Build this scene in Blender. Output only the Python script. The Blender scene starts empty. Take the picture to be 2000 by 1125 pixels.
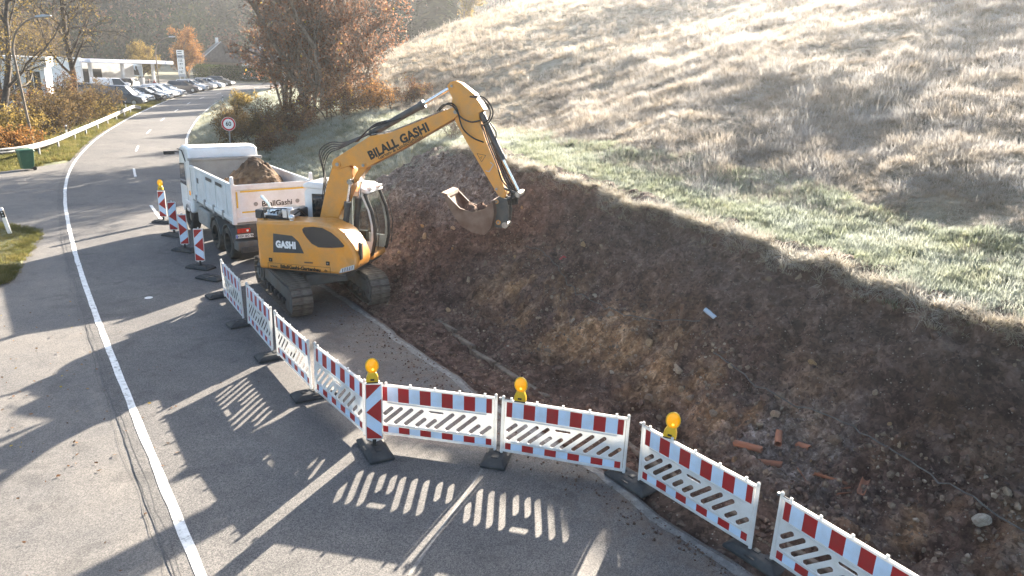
import bpy, bmesh, math, random
import numpy as np
from mathutils import Vector, Matrix
from mathutils.geometry import delaunay_2d_cdt

R = math.radians
random.seed(7)
rng = np.random.default_rng(7)
scene = bpy.context.scene
COL = scene.collection

# ------------------------------------------------------------------ camera
PITCH, ROLL, CAM_H = R(16.93), R(-2.0), 5.98
cam_data = bpy.data.cameras.new('camera')
cam_data.sensor_width = 36.0
cam_data.lens = 36.0 * 1400 / 2000
cam_data.clip_start, cam_data.clip_end = 0.1, 4000
cam = bpy.data.objects.new('camera', cam_data)
COL.objects.link(cam)
_r, _u, _f = Vector((1, 0, 0)), Vector((0, math.sin(PITCH), math.cos(PITCH))), Vector((0, math.cos(PITCH), -math.sin(PITCH)))
_r2 = _r * math.cos(ROLL) - _u * math.sin(ROLL)
_u2 = _r * math.sin(ROLL) + _u * math.cos(ROLL)
_m = Matrix((_r2, _u2, -_f)).transposed().to_4x4()
_m.translation = (0, 0, CAM_H)
cam.matrix_world = _m
scene.camera = cam

# ------------------------------------------------------------------ daylight
SUN_AZ, SUN_EL = R(68), R(19.8)
sun_dir = Vector((math.cos(SUN_EL) * math.cos(SUN_AZ), math.cos(SUN_EL) * math.sin(SUN_AZ), math.sin(SUN_EL)))
world = bpy.data.worlds.new('World')
scene.world = world
world.use_nodes = True
wn = world.node_tree
sky = wn.nodes.new('ShaderNodeTexSky')
sky.sky_type = 'NISHITA'
sky.sun_disc = False
sky.sun_elevation = SUN_EL
sky.sun_rotation = math.pi / 2 - SUN_AZ
sky.air_density, sky.dust_density, sky.ozone_density = 1.0, 2.0, 1.0
bg = wn.nodes['Background']
bg.inputs['Strength'].default_value = 0.05
wn.links.new(sky.outputs['Color'], bg.inputs['Color'])
sun_data = bpy.data.lights.new('sun', 'SUN')
sun_data.energy = 5.0
sun_data.angle = R(0.55)
sun_data.color = (1.0, 0.88, 0.72)
sun = bpy.data.objects.new('sun', sun_data)
sun.rotation_euler = sun_dir.to_track_quat('Z', 'Y').to_euler()
sun.location = (40, 100, 60)
COL.objects.link(sun)
vs = scene.view_settings
vs.view_transform, vs.look, vs.gamma, vs.use_curve_mapping = 'Standard', 'None', 1.0, False
vs.exposure = 3.0
scene.render.engine = 'CYCLES'
cy = scene.cycles
cy.max_bounces, cy.diffuse_bounces, cy.glossy_bounces, cy.transmission_bounces, cy.transparent_max_bounces, cy.volume_bounces = 6, 2, 3, 5, 6, 0
cy.use_adaptive_sampling, cy.adaptive_threshold = True, 0.02
cy.use_denoising = True
cy.sample_clamp_indirect = 6.0
HAZE_DENSITY = 0.00036

# ------------------------------------------------------------------ materials
MATS = {}


def new_mat(name):
    m = bpy.data.materials.new(name)
    m.use_nodes = True
    nt = m.node_tree
    b = nt.nodes['Principled BSDF']
    MATS[name] = m
    return m, nt, b


def N(nt, typ, **kw):
    n = nt.nodes.new(typ)
    for k, v in kw.items():
        if k in n.inputs:
            n.inputs[k].default_value = v
        else:
            setattr(n, k, v)
    return n


def ramp(nt, fac, stops, interp='LINEAR'):
    r = nt.nodes.new('ShaderNodeValToRGB')
    r.color_ramp.interpolation = interp
    e = r.color_ramp.elements
    while len(e) > 1:
        e.remove(e[-1])
    for i, (p, c) in enumerate(stops):
        el = e[0] if i == 0 else e.new(p)
        el.position = p
        el.color = (*c, 1) if len(c) == 3 else c
    nt.links.new(fac, r.inputs['Fac'])
    return r.outputs['Color']


def mix(nt, fac, a, b, blend='MIX'):
    n = nt.nodes.new('ShaderNodeMix')
    n.data_type = 'RGBA'
    n.blend_type = blend
    for k, v in ((0, fac), (6, a), (7, b)):
        sock = n.inputs[k]
        if isinstance(v, bpy.types.NodeSocket):
            nt.links.new(v, sock)
        elif k == 0:
            sock.default_value = v
        else:
            sock.default_value = (*v, 1)
    return n.outputs[2]


def noise_fac(nt, scale, detail=5, rough=0.55, coord='Object', vec=None, dist=0.0):
    n = N(nt, 'ShaderNodeTexNoise', Scale=scale, Detail=detail, Roughness=rough, Distortion=dist)
    if vec is None:
        tc = nt.nodes.new('ShaderNodeTexCoord')
        vec = tc.outputs[coord]
    nt.links.new(vec, n.inputs['Vector'])
    return n.outputs['Fac']


def bump(nt, b, h, strength=0.3, dist=0.02):
    n = N(nt, 'ShaderNodeBump', Strength=strength, Distance=dist)
    nt.links.new(h, n.inputs['Height'])
    nt.links.new(n.outputs['Normal'], b.inputs['Normal'])


def M(name, c1, c2=None, scale=4.0, rough=0.5, metal=0.0, bmp=0.0, bscale=40.0, coat=0.0, lo=0.4, hi=0.65, rvar=0.0):
    """one surface: base colour worn towards c2 in noise patches, some roughness variation and fine relief"""
    m, nt, b = new_mat(name)
    b.inputs['Roughness'].default_value = rough
    b.inputs['Metallic'].default_value = metal
    b.inputs['Coat Weight'].default_value = coat
    f = noise_fac(nt, scale)
    if c2 is not None:
        col = ramp(nt, f, [(lo, c1), (hi, c2)])
        nt.links.new(col, b.inputs['Base Color'])
    else:
        b.inputs['Base Color'].default_value = (*c1, 1)
    if rvar:
        rr = ramp(nt, f, [(0.3, (max(rough - rvar, 0.03),) * 3), (0.7, (min(rough + rvar, 1),) * 3)])
        nt.links.new(rr, b.inputs['Roughness'])
    if bmp:
        bump(nt, b, noise_fac(nt, bscale, 4), bmp, 0.01)
    return m


# ------------------------------------------------------------------ numpy noise
def _hash(ix, iy, seed):
    h = (ix.astype(np.int64) * 374761393 + iy.astype(np.int64) * 668265263 + seed * 1442695041) & 0xffffffff
    h = ((h ^ (h >> 13)) * 1274126177) & 0xffffffff
    h = h ^ (h >> 16)
    return (h & 0xffffff) / float(0xffffff)


def vnoise(x, y, seed=0):
    x, y = np.asarray(x, float), np.asarray(y, float)
    ix, iy = np.floor(x), np.floor(y)
    fx, fy = x - ix, y - iy
    fx, fy = fx * fx * (3 - 2 * fx), fy * fy * (3 - 2 * fy)
    a, b = _hash(ix, iy, seed), _hash(ix + 1, iy, seed)
    c, d = _hash(ix, iy + 1, seed), _hash(ix + 1, iy + 1, seed)
    return (a + (b - a) * fx) * (1 - fy) + (c + (d - c) * fx) * fy


def fbm(x, y, scale, octs=4, seed=0, gain=0.5):
    s, amp, tot = 0.0, 1.0, 0.0
    for k in range(octs):
        s = s + amp * (vnoise(np.asarray(x) * scale, np.asarray(y) * scale, seed + 17 * k) - 0.5)
        tot += amp
        amp *= gain
        scale *= 2.03
    return s / tot * 2


def smooth(a, b, x):
    t = np.clip((np.asarray(x, float) - a) / (b - a), 0, 1)
    return t * t * (3 - 2 * t)


# ------------------------------------------------------------------ object helpers
def tag(o, label=None, cat=None, group=None, kind=None):
    for k, v in (('label', label), ('category', cat), ('group', group), ('kind', kind)):
        if v:
            o[k] = v
    return o


def thing(name, label, cat, loc=(0, 0, 0), rz=0.0, group=None):
    o = bpy.data.objects.new(name, None)
    o.empty_display_size = 0.2
    COL.objects.link(o)
    o.location = loc
    o.rotation_euler = (0, 0, rz)
    return tag(o, label, cat, group)


def link(name, me, mat=None, parent=None):
    if mat is not None and len(me.materials) == 0:
        me.materials.append(MATS[mat] if isinstance(mat, str) else mat)
    o = bpy.data.objects.new(name, me)
    COL.objects.link(o)
    o.parent = parent
    return o


def copy_tree(o, parent=None):
    c = o.copy()
    COL.objects.link(c)
    c.parent = parent
    for ch in o.children:
        copy_tree(ch, c)
    return c


def np_mesh(name, verts, faces, smooth_shade=True):
    """faces: (n,3) or (n,4) integer array"""
    me = bpy.data.meshes.new(name)
    verts = np.asarray(verts, np.float32)
    faces = np.asarray(faces, np.int32)
    k = faces.shape[1]
    me.vertices.add(len(verts))
    me.vertices.foreach_set('co', verts.ravel())
    me.loops.add(faces.size)
    me.loops.foreach_set('vertex_index', faces.ravel())
    me.polygons.add(len(faces))
    me.polygons.foreach_set('loop_start', np.arange(0, faces.size, k, dtype=np.int32))
    me.polygons.foreach_set('loop_total', np.full(len(faces), k, np.int32))
    me.polygons.foreach_set('use_smooth', np.full(len(faces), smooth_shade, bool))
    me.update(calc_edges=True)
    me.validate()
    return me


def set_attr(me, name, vals):
    a = me.attributes.new(name, 'FLOAT', 'POINT')
    a.data.foreach_set('value', np.asarray(vals, np.float32))


def grid_faces(nu, nv):
    i = np.arange(nu - 1)[:, None] * nv + np.arange(nv - 1)[None, :]
    i = i.ravel()
    return np.stack([i, i + nv, i + nv + 1, i + 1], 1)


class MB:
    """collects simple shapes into one mesh"""

    def __init__(self):
        self.v, self.f = [], []

    def add(self, vs, fs):
        o = len(self.v)
        self.v += [tuple(p) for p in vs]
        self.f += [tuple(i + o for i in f) for f in fs]
        return self

    def box(self, c, s, rot=None):
        hx, hy, hz = s[0] / 2, s[1] / 2, s[2] / 2
        vs = [Vector((x, y, z)) for x in (-hx, hx) for y in (-hy, hy) for z in (-hz, hz)]
        if rot is not None:
            vs = [rot @ p for p in vs]
        c = Vector(c)
        return self.add([p + c for p in vs], [(0, 1, 3, 2), (4, 6, 7, 5), (0, 4, 5, 1), (2, 3, 7, 6), (0, 2, 6, 4), (1, 5, 7, 3)])

    def b2(self, a, b):
        return self.box([(a[i] + b[i]) / 2 for i in range(3)], [abs(b[i] - a[i]) for i in range(3)])

    def prism(self, poly, axis, a0, a1):
        n = len(poly)
        mk = {'x': lambda p, a: (a, p[0], p[1]), 'y': lambda p, a: (p[0], a, p[1]), 'z': lambda p, a: (p[0], p[1], a)}[axis]
        area = sum(poly[i][0] * poly[(i + 1) % n][1] - poly[(i + 1) % n][0] * poly[i][1] for i in range(n))
        if area < 0:
            poly = poly[::-1]
        vs = [mk(p, a0) for p in poly] + [mk(p, a1) for p in poly]
        fs = [tuple(range(n))[::-1], tuple(range(n, 2 * n))] + [(i, (i + 1) % n, n + (i + 1) % n, n + i) for i in range(n)]
        if (axis == 'y') != (a1 < a0):
            fs = [f[::-1] for f in fs]
        return self.add(vs, fs)

    def plate(self, outer, holes, y0, y1):
        """flat plate in x-z with holes, thickness y0..y1"""
        pts, edges = [], []
        for lp in [outer] + holes:
            o = len(pts)
            pts += [Vector(p) for p in lp]
            edges += [(o + i, o + (i + 1) % len(lp)) for i in range(len(lp))]
        v2, e2, f2, ov, oe, of = delaunay_2d_cdt(pts, edges, [], 0, 1e-6)

        def inside(p, lp):
            r = False
            for i in range(len(lp)):
                (x0, z0), (x1, z1) = lp[i], lp[(i + 1) % len(lp)]
                if (z0 > p[1]) != (z1 > p[1]) and p[0] < (x1 - x0) * (p[1] - z0) / (z1 - z0) + x0:
                    r = not r
            return r
        keep = []
        for f in f2:
            c = sum((v2[i] for i in f), Vector((0, 0))) / len(f)
            if inside(c, outer) and not any(inside(c, h) for h in holes):
                keep.append(f)
        n = len(v2)
        vs = [(p[0], y0, p[1]) for p in v2] + [(p[0], y1, p[1]) for p in v2]
        fs = [tuple(f) for f in keep] + [tuple(i + n for i in f)[::-1] for f in keep]
        cnt = {}
        for f in keep:
            for i in range(len(f)):
                a, b = f[i], f[(i + 1) % len(f)]
                cnt[(a, b)] = 1
        for (a, b) in cnt:
            if (b, a) not in cnt:
                fs.append((b, a, a + n, b + n))
        return self.add(vs, fs)

    def cyl(self, p0, p1, r0, r1=None, n=12, caps=True):
        r1 = r0 if r1 is None else r1
        p0, p1 = Vector(p0), Vector(p1)
        d = (p1 - p0).normalized()
        a = d.orthogonal().normalized()
        b = d.cross(a)
        vs = []
        for p, r in ((p0, r0), (p1, r1)):
            for i in range(n):
                t = 2 * math.pi * i / n
                vs.append(p + (a * math.cos(t) + b * math.sin(t)) * r)
        fs = [(i, (i + 1) % n, n + (i + 1) % n, n + i) for i in range(n)]
        if caps:
            fs += [tuple(range(n))[::-1], tuple(range(n, 2 * n))]
        return self.add(vs, fs)

    def tube(self, pts, r, n=6, r1=None):
        pts = [Vector(p) for p in pts]
        k = len(pts)
        vs, fs = [], []
        a = None
        for i, p in enumerate(pts):
            d = (pts[min(i + 1, k - 1)] - pts[max(i - 1, 0)]).normalized()
            a = d.orthogonal().normalized() if a is None else (a - d * a.dot(d)).normalized()
            b = d.cross(a)
            rr = r if r1 is None else r + (r1 - r) * i / (k - 1)
            for j in range(n):
                t = 2 * math.pi * j / n
                vs.append(p + (a * math.cos(t) + b * math.sin(t)) * rr)
        for i in range(k - 1):
            for j in range(n):
                fs.append((i * n + j, i * n + (j + 1) % n, (i + 1) * n + (j + 1) % n, (i + 1) * n + j))
        fs += [tuple(range(n))[::-1], tuple(range((k - 1) * n, k * n))]
        return self.add(vs, fs)

    def ball(self, c, r, nu=12, nv=8, rot=None):
        r = (r, r, r) if isinstance(r, (int, float)) else r
        vs = [Vector((0, 0, r[2]))]
        for i in range(1, nv):
            th = math.pi * i / nv
            for j in range(nu):
                ph = 2 * math.pi * j / nu
                vs.append(Vector((r[0] * math.sin(th) * math.cos(ph), r[1] * math.sin(th) * math.sin(ph), r[2] * math.cos(th))))
        vs.append(Vector((0, 0, -r[2])))
        if rot is not None:
            vs = [rot @ p for p in vs]
        c = Vector(c)
        fs = [(0, 1 + j, 1 + (j + 1) % nu) for j in range(nu)]
        for i in range(nv - 2):
            for j in range(nu):
                a, b = 1 + i * nu + j, 1 + i * nu + (j + 1) % nu
                fs.append((a, a + nu, b + nu, b))
        o = 1 + (nv - 2) * nu
        fs += [(o + j, o + nu, o + (j + 1) % nu) for j in range(nu)]
        return self.add([p + c for p in vs], fs)

    def loft(self, rings, caps=True):
        """rings: list of equally long point lists"""
        n = len(rings[0])
        vs = [p for r in rings for p in r]
        fs = []
        for i in range(len(rings) - 1):
            for j in range(n):
                fs.append((i * n + j, i * n + (j + 1) % n, (i + 1) * n + (j + 1) % n, (i + 1) * n + j))
        if caps:
            fs += [tuple(range(n))[::-1], tuple(range((len(rings) - 1) * n, len(rings) * n))]
        return self.add(vs, fs)

    def mesh(self, name, angle=38):
        me = bpy.data.meshes.new(name)
        me.from_pydata(self.v, [], self.f)
        bm = bmesh.new()
        bm.from_mesh(me)
        bmesh.ops.recalc_face_normals(bm, faces=bm.faces)
        bm.to_mesh(me)
        bm.free()
        me.polygons.foreach_set('use_smooth', np.ones(len(me.polygons), bool))
        me.set_sharp_from_angle(angle=R(angle))
        return me

    def build(self, name, mat, parent=None, bevel=0.0, seg=2, angle=38):
        o = link(name, self.mesh(name, angle), mat, parent)
        if bevel:
            b = o.modifiers.new('bevel', 'BEVEL')
            b.width, b.segments, b.limit_method, b.angle_limit = bevel, seg, 'ANGLE', R(35)
            b.harden_normals = False
        return o


_text_cache = {}


def text_mesh(s, size, bold=0.0, ext=0.002, spacing=1.0):
    cu = bpy.data.curves.new('lettering', 'FONT')
    cu.body, cu.size, cu.extrude, cu.offset, cu.space_character = s, size, ext, bold, spacing
    cu.align_x, cu.align_y = 'CENTER', 'CENTER'
    cu.resolution_u = 3
    o = bpy.data.objects.new('lettering', cu)
    COL.objects.link(o)
    dg = bpy.context.evaluated_depsgraph_get()
    me = bpy.data.meshes.new_from_object(o.evaluated_get(dg))
    bpy.data.objects.remove(o)
    return me


def lettering(s, size, mat, parent, origin, right, up, bold=0.0, ext=0.002, name='lettering', spacing=1.0, sx=1.0):
    me = text_mesh(s, size, bold, ext, spacing)
    o = link(name, me, mat, parent)
    r, u = Vector(right).normalized(), Vector(up).normalized()
    n = r.cross(u)
    m = Matrix((r * sx, u, n)).transposed().to_4x4()
    m.translation = Vector(origin)
    o.matrix_local = m
    return o
# ------------------------------------------------------------------ surface materials
def mat_asphalt(name, dark, light, patch):
    m, nt, b = new_mat(name)
    tc = nt.nodes.new('ShaderNodeTexCoord').outputs['Object']
    v = N(nt, 'ShaderNodeTexVoronoi', Scale=75.0)
    nt.links.new(tc, v.inputs['Vector'])
    fine = ramp(nt, v.outputs['Color'], [(0.15, dark), (0.55, tuple((a + c) / 2 for a, c in zip(dark, light))), (0.95, light)])
    big = ramp(nt, noise_fac(nt, 0.35, 6, 0.6, vec=tc), [(0.35, (0.78, 0.78, 0.8)), (0.68, patch)])
    col = mix(nt, 1.0, fine, big, 'MULTIPLY')
    st = ramp(nt, noise_fac(nt, 2.2, 5, 0.7, vec=tc), [(0.3, (0.8, 0.8, 0.8)), (0.7, (1.12, 1.1, 1.08))])
    col = mix(nt, 1.0, col, st, 'MULTIPLY')
    mud = N(nt, 'ShaderNodeAttribute', attribute_name='mud')
    mcol = ramp(nt, noise_fac(nt, 5, 7, 0.7, vec=tc), [(0.3, (0.06, 0.042, 0.032)), (0.7, (0.15, 0.115, 0.09))])
    mk = N(nt, 'ShaderNodeMath', operation='MULTIPLY')
    nt.links.new(mud.outputs['Fac'], mk.inputs[0])
    nt.links.new(ramp(nt, noise_fac(nt, 3.2, 8, 0.75, vec=tc), [(0.4, (0, 0, 0)), (0.62, (1, 1, 1))]), mk.inputs[1])
    col = mix(nt, mk.outputs[0], col, mcol)
    # patched and oily spots
    pt_ = ramp(nt, noise_fac(nt, 0.9, 3, 0.4, vec=tc, dist=1.5), [(0.60, (1, 1, 1)), (0.66, (0.72, 0.72, 0.73))])
    col = mix(nt, 0.7, col, pt_, 'MULTIPLY')
    nt.links.new(col, b.inputs['Base Color'])
    b.inputs['Roughness'].default_value = 0.72
    b.inputs['Specular IOR Level'].default_value = 0.35
    n2 = noise_fac(nt, 110, 3, 0.7, vec=tc)
    bump(nt, b, n2, 0.55, 0.006)
    return m


mat_asphalt('asphalt', (0.055, 0.056, 0.06), (0.19, 0.185, 0.18), (1.15, 1.12, 1.08))
mat_asphalt('old_asphalt', (0.088, 0.088, 0.089), (0.215, 0.21, 0.203), (1.18, 1.12, 1.05))

m, nt, b = new_mat('road_paint')
tc = nt.nodes.new('ShaderNodeTexCoord').outputs['Object']
wear = ramp(nt, noise_fac(nt, 9, 8, 0.75, vec=tc), [(0.36, (0.16, 0.155, 0.15)), (0.44, (0.62, 0.62, 0.6)), (0.6, (0.78, 0.78, 0.77))])
nt.links.new(wear, b.inputs['Base Color'])
b.inputs['Roughness'].default_value = 0.6
m, nt, b = new_mat('worn_paint')
tc = nt.nodes.new('ShaderNodeTexCoord').outputs['Object']
wear = ramp(nt, noise_fac(nt, 7, 8, 0.8, vec=tc), [(0.45, (0.12, 0.118, 0.115)), (0.66, (0.26, 0.255, 0.245))])
nt.links.new(wear, b.inputs['Base Color'])
b.inputs['Roughness'].default_value = 0.7

# earth and turf below the grass
m, nt, b = new_mat('turf')
tc = nt.nodes.new('ShaderNodeTexCoord').outputs['Object']
g1 = ramp(nt, noise_fac(nt, 1.2, 7, 0.65, vec=tc), [(0.3, (0.13, 0.112, 0.075)), (0.5, (0.21, 0.19, 0.135)), (0.7, (0.32, 0.30, 0.25))])
g2 = ramp(nt, noise_fac(nt, 2.4, 7, 0.7, vec=tc), [(0.3, (0.07, 0.085, 0.04)), (0.55, (0.13, 0.15, 0.07)), (0.75, (0.22, 0.22, 0.13))])
at_ = N(nt, 'ShaderNodeAttribute', attribute_name='green')
col = mix(nt, at_.outputs['Fac'], g1, g2)
nt.links.new(col, b.inputs['Base Color'])
b.inputs['Roughness'].default_value = 0.95
bump(nt, b, noise_fac(nt, 14, 6, 0.75, vec=tc), 0.9, 0.08)

m, nt, b = new_mat('soil')
tc = nt.nodes.new('ShaderNodeTexCoord').outputs['Object']
d1 = ramp(nt, noise_fac(nt, 2.6, 8, 0.68, vec=tc), [(0.3, (0.036, 0.023, 0.018)), (0.5, (0.098, 0.066, 0.053)), (0.68, (0.165, 0.12, 0.098)), (0.8, (0.28, 0.225, 0.19))])
o1 = ramp(nt, noise_fac(nt, 5.0, 8, 0.7, vec=tc), [(0.3, (0.10, 0.058, 0.032)), (0.5, (0.255, 0.158, 0.085)), (0.7, (0.44, 0.33, 0.225))])
f1 = ramp(nt, noise_fac(nt, 7.0, 8, 0.7, vec=tc), [(0.35, (0.075, 0.06, 0.05)), (0.55, (0.19, 0.17, 0.155)), (0.72, (0.40, 0.385, 0.37))])
a1 = N(nt, 'ShaderNodeAttribute', attribute_name='ochre')
a2 = N(nt, 'ShaderNodeAttribute', attribute_name='frost')
col = mix(nt, a1.outputs['Fac'], d1, o1)
col = mix(nt, a2.outputs['Fac'], col, f1)
big = ramp(nt, noise_fac(nt, 0.7, 6, 0.7, vec=tc, dist=0.6), [(0.32, (0.7, 0.64, 0.62)), (0.5, (1.15, 1.08, 1.04)), (0.68, (1.6, 1.45, 1.35))])
col = mix(nt, 1.0, col, big, 'MULTIPLY')
# broken earth: every clod has its own tone
wn_ = N(nt, 'ShaderNodeTexNoise', Scale=6.0, Detail=4.0)
nt.links.new(tc, wn_.inputs['Vector'])
wv = N(nt, 'ShaderNodeVectorMath', operation='MULTIPLY_ADD')
nt.links.new(wn_.outputs['Color'], wv.inputs[0])
wv.inputs[1].default_value = (0.16, 0.16, 0.16)
nt.links.new(tc, wv.inputs[2])
clod_h = None
for sc_, lo_c, hi_c in ((6.5, (0.72, 0.71, 0.71), (1.26, 1.26, 1.26)), (19.0, (0.64, 0.63, 0.63), (1.42, 1.42, 1.42))):
    vc = N(nt, 'ShaderNodeTexVoronoi', Scale=sc_)
    nt.links.new(wv.outputs[0], vc.inputs['Vector'])
    tone = ramp(nt, vc.outputs['Color'], [(0.1, lo_c), (0.9, hi_c)])
    col = mix(nt, 1.0, col, tone, 'MULTIPLY')
    clod_h = vc.outputs['Distance']
v = N(nt, 'ShaderNodeTexVoronoi', Scale=26.0)
v.inputs['Randomness'].default_value = 1.0
nt.links.new(tc, v.inputs['Vector'])
peb = ramp(nt, v.outputs['Color'], [(0.80, (0, 0, 0)), (0.84, (1, 1, 1))])
pd = ramp(nt, v.outputs['Distance'], [(0.25, (1, 1, 1)), (0.4, (0, 0, 0))])
pm = mix(nt, 1.0, peb, pd, 'MULTIPLY')
pcol = ramp(nt, noise_fac(nt, 30, 3, vec=tc), [(0.4, (0.16, 0.12, 0.09)), (0.6, (0.38, 0.34, 0.29))])
col = mix(nt, pm, col, pcol)
nt.links.new(col, b.inputs['Base Color'])
b.inputs['Roughness'].default_value = 0.95
b.inputs['Specular IOR Level'].default_value = 0.2
bump(nt, b, noise_fac(nt, 11, 9, 0.78, vec=tc), 1.0, 0.10)

m, nt, b = new_mat('limestone')
tc = nt.nodes.new('ShaderNodeTexCoord').outputs['Object']
oi = nt.nodes.new('ShaderNodeObjectInfo')
base = ramp(nt, oi.outputs['Random'], [(0.0, (0.17, 0.125, 0.09)), (0.35, (0.27, 0.205, 0.15)), (0.6, (0.37, 0.30, 0.225)), (0.8, (0.36, 0.22, 0.10)), (1.0, (0.42, 0.385, 0.33))])
var = ramp(nt, noise_fac(nt, 3, 6, 0.7, vec=tc), [(0.25, (0.5, 0.44, 0.4)), (0.6, (1.05, 1.03, 1.0))])
nt.links.new(mix(nt, 1.0, base, var, 'MULTIPLY'), b.inputs['Base Color'])
b.inputs['Roughness'].default_value = 0.9
bump(nt, b, noise_fac(nt, 8, 6, 0.7, vec=tc), 0.8, 0.05)

m, nt, b = new_mat('gravel')
tc = nt.nodes.new('ShaderNodeTexCoord').outputs['Object']
base = ramp(nt, noise_fac(nt, 9, 2, vec=tc), [(0.3, (0.07, 0.047, 0.034)), (0.48, (0.14, 0.10, 0.073)), (0.62, (0.24, 0.18, 0.125)), (0.75, (0.36, 0.30, 0.235)), (0.85, (0.5, 0.46, 0.41))])
nt.links.new(base, b.inputs['Base Color'])
b.inputs['Roughness'].default_value = 0.95

M('kerb_stone', (0.15, 0.125, 0.10), (0.06, 0.045, 0.034), 5, 0.9, bmp=0.6, bscale=60)

# ------------------------------------------------------------------ lie of the land
LEFT_LINE = np.array([(6.2, -7.3), (1.3, 0.0), (-3.59, 7.24), (-4.72, 8.73), (-6.78, 11.64), (-9.19, 15.07), (-13.19, 20.86), (-18.66, 29.27),
                      (-22.45, 35.65), (-26.37, 43.14), (-31.37, 54.2), (-36.42, 67.38), (-40.05, 77.84), (-46.34, 97.73), (-49.94, 113.91),
                      (-52.09, 131.49), (-52.0, 160.0), (-44.0, 200.0), (-25.0, 250.0)])


def catmull(P, step):
    Q = np.vstack([2 * P[0] - P[1], P, 2 * P[-1] - P[-2]])
    out = []
    for i in range(1, len(Q) - 2):
        n = max(2, int(np.hypot(*(Q[i + 1] - Q[i])) / step))
        p0, p1, p2, p3 = Q[i - 1:i + 3]
        for k in range(n):
            u = k / n
            out.append(0.5 * (2 * p1 + (p2 - p0) * u + (2 * p0 - 5 * p1 + 4 * p2 - p3) * u * u + (3 * p1 - p0 - 3 * p2 + p3) * u ** 3))
    out.append(P[-1])
    return np.array(out)


def with_normals(C):
    d = np.gradient(C, axis=0)
    d /= np.hypot(d[:, 0], d[:, 1])[:, None]
    return np.stack([d[:, 1], -d[:, 0]], 1)


def even(P, step, passes):
    d_ = np.r_[0, np.cumsum(np.hypot(*np.diff(P, axis=0).T))]
    u = np.linspace(0, d_[-1], int(d_[-1] / step) + 1)
    Q = np.stack([np.interp(u, d_, P[:, 0]), np.interp(u, d_, P[:, 1])], 1)
    for _ in range(passes):
        Q[1:-1] = 0.25 * Q[:-2] + 0.5 * Q[1:-1] + 0.25 * Q[2:]
    return Q


CENTRE = even(catmull(LEFT_LINE, 0.5), 0.5, 60)
LC = even(CENTRE, 2.0, 0)
LN = with_normals(LC)
ROAD_W = 6.1
RC = LC + LN * ROAD_W
_A, _D = RC[:-1], np.diff(RC, axis=0)
_L = np.hypot(_D[:, 0], _D[:, 1])
_CUM = np.r_[0, np.cumsum(_L)]


def road_ts(X, Y):
    """t along the right road edge, s outward from it"""
    X, Y = np.asarray(X, float), np.asarray(Y, float)
    best = np.full(X.shape, 1e18)
    T, S = np.zeros(X.shape), np.zeros(X.shape)
    for i in range(len(_A)):
        px, py = X - _A[i, 0], Y - _A[i, 1]
        u = np.clip((px * _D[i, 0] + py * _D[i, 1]) / _L[i] ** 2, 0, 1)
        qx, qy = px - u * _D[i, 0], py - u * _D[i, 1]
        d = qx * qx + qy * qy
        m_ = d < best
        best = np.where(m_, d, best)
        T = np.where(m_, _CUM[i] + u * _L[i], T)
        S = np.where(m_, np.where(_D[i, 0] * py - _D[i, 1] * px > 0, -1, 1), S)
    return T, S * np.sqrt(best)


def road_xy(t, s):
    t, s = np.asarray(t, float), np.asarray(s, float)
    i = np.clip(np.searchsorted(_CUM, t) - 1, 0, len(_A) - 1)
    u = (t - _CUM[i]) / _L[i]
    p = _A[i] + u[..., None] * _D[i]
    nn = with_normals(RC)
    n = nn[i] * (1 - u[..., None]) + nn[i + 1] * u[..., None]
    n /= np.hypot(n[..., 0], n[..., 1])[..., None]
    q = p + n * s[..., None]
    return q[..., 0], q[..., 1]


def z_rise(X, Y):
    r = np.hypot(X, Y)
    a = 0.5 * np.clip((np.minimum(r, 150) - 55) / 48, 0, None) ** 1.3
    return a + np.clip(r - 150, 0, None) * 0.03


EDGE_T = [0, 11, 13.4, 15.5, 18.2, 20.8, 23.5, 26.2, 30.8, 36, 45, 60, 300]
EDGE_S = [4.8, 4.6, 4.5, 4.4, 4.75, 5.2, 5.1, 4.97, 6.2, 7.4, 8.5, 6.5, 6.5]
EDGE_Z = [2.3, 2.4, 2.45, 2.55, 2.62, 2.66, 2.85, 3.0, 3.0, 2.9, 3.0, 3.0, 3.0]


def bank_edge(t):
    return np.interp(t, EDGE_T, EDGE_S), np.interp(t, EDGE_T, EDGE_Z)


def z_bank(t, s):
    """height above road level right of the road: dug face near, natural verge further on"""
    es, ez = bank_edge(t)
    nat = smooth(30.5, 37, t)
    u = np.clip((s - 1.7) / np.maximum(es - 1.7, 0.1), 0, 1)
    lip = 0.20
    dug = (ez - lip) * (0.82 * u + 0.18 * smooth(0, 1, u)) + lip * smooth(-0.16, -0.02, s - es) + 0.10 * smooth(0.2, 1.7, s)
    u2 = np.clip((s - 0.6) / np.maximum(es - 0.6, 0.1), 0, 1)
    natural = ez * (0.35 * u2 + 0.65 * u2 ** 1.3)
    low = dug * (1 - nat) + natural * nat
    ds = np.clip(s - es, 0, None)
    hill = 0.16 * np.minimum(ds, 2.6) + 0.342 * np.clip(ds - 2.6, 0, 150)
    return low + hill


def z_ground(X, Y, ts=None):
    t, s = road_ts(X, Y) if ts is None else ts
    h = np.where(s > 0, z_bank(t, s), 0.0)
    e = (X + 13.4) * -0.93 + (Y - 80) * 0.37
    h = h / (1 + np.clip(e, 0, None) ** 2 / 22.0 ** 2)
    sl = -(s + ROAD_W)
    left = -1.2 * smooth(6, 14, sl) * smooth(34, 44, Y) * (1 - smooth(62, 76, Y))
    return z_rise(X, Y) + h + np.where(s < 0, left, 0)


def zg(x, y):
    return float(z_ground(np.array([x], float), np.array([y], float))[0])


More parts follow.
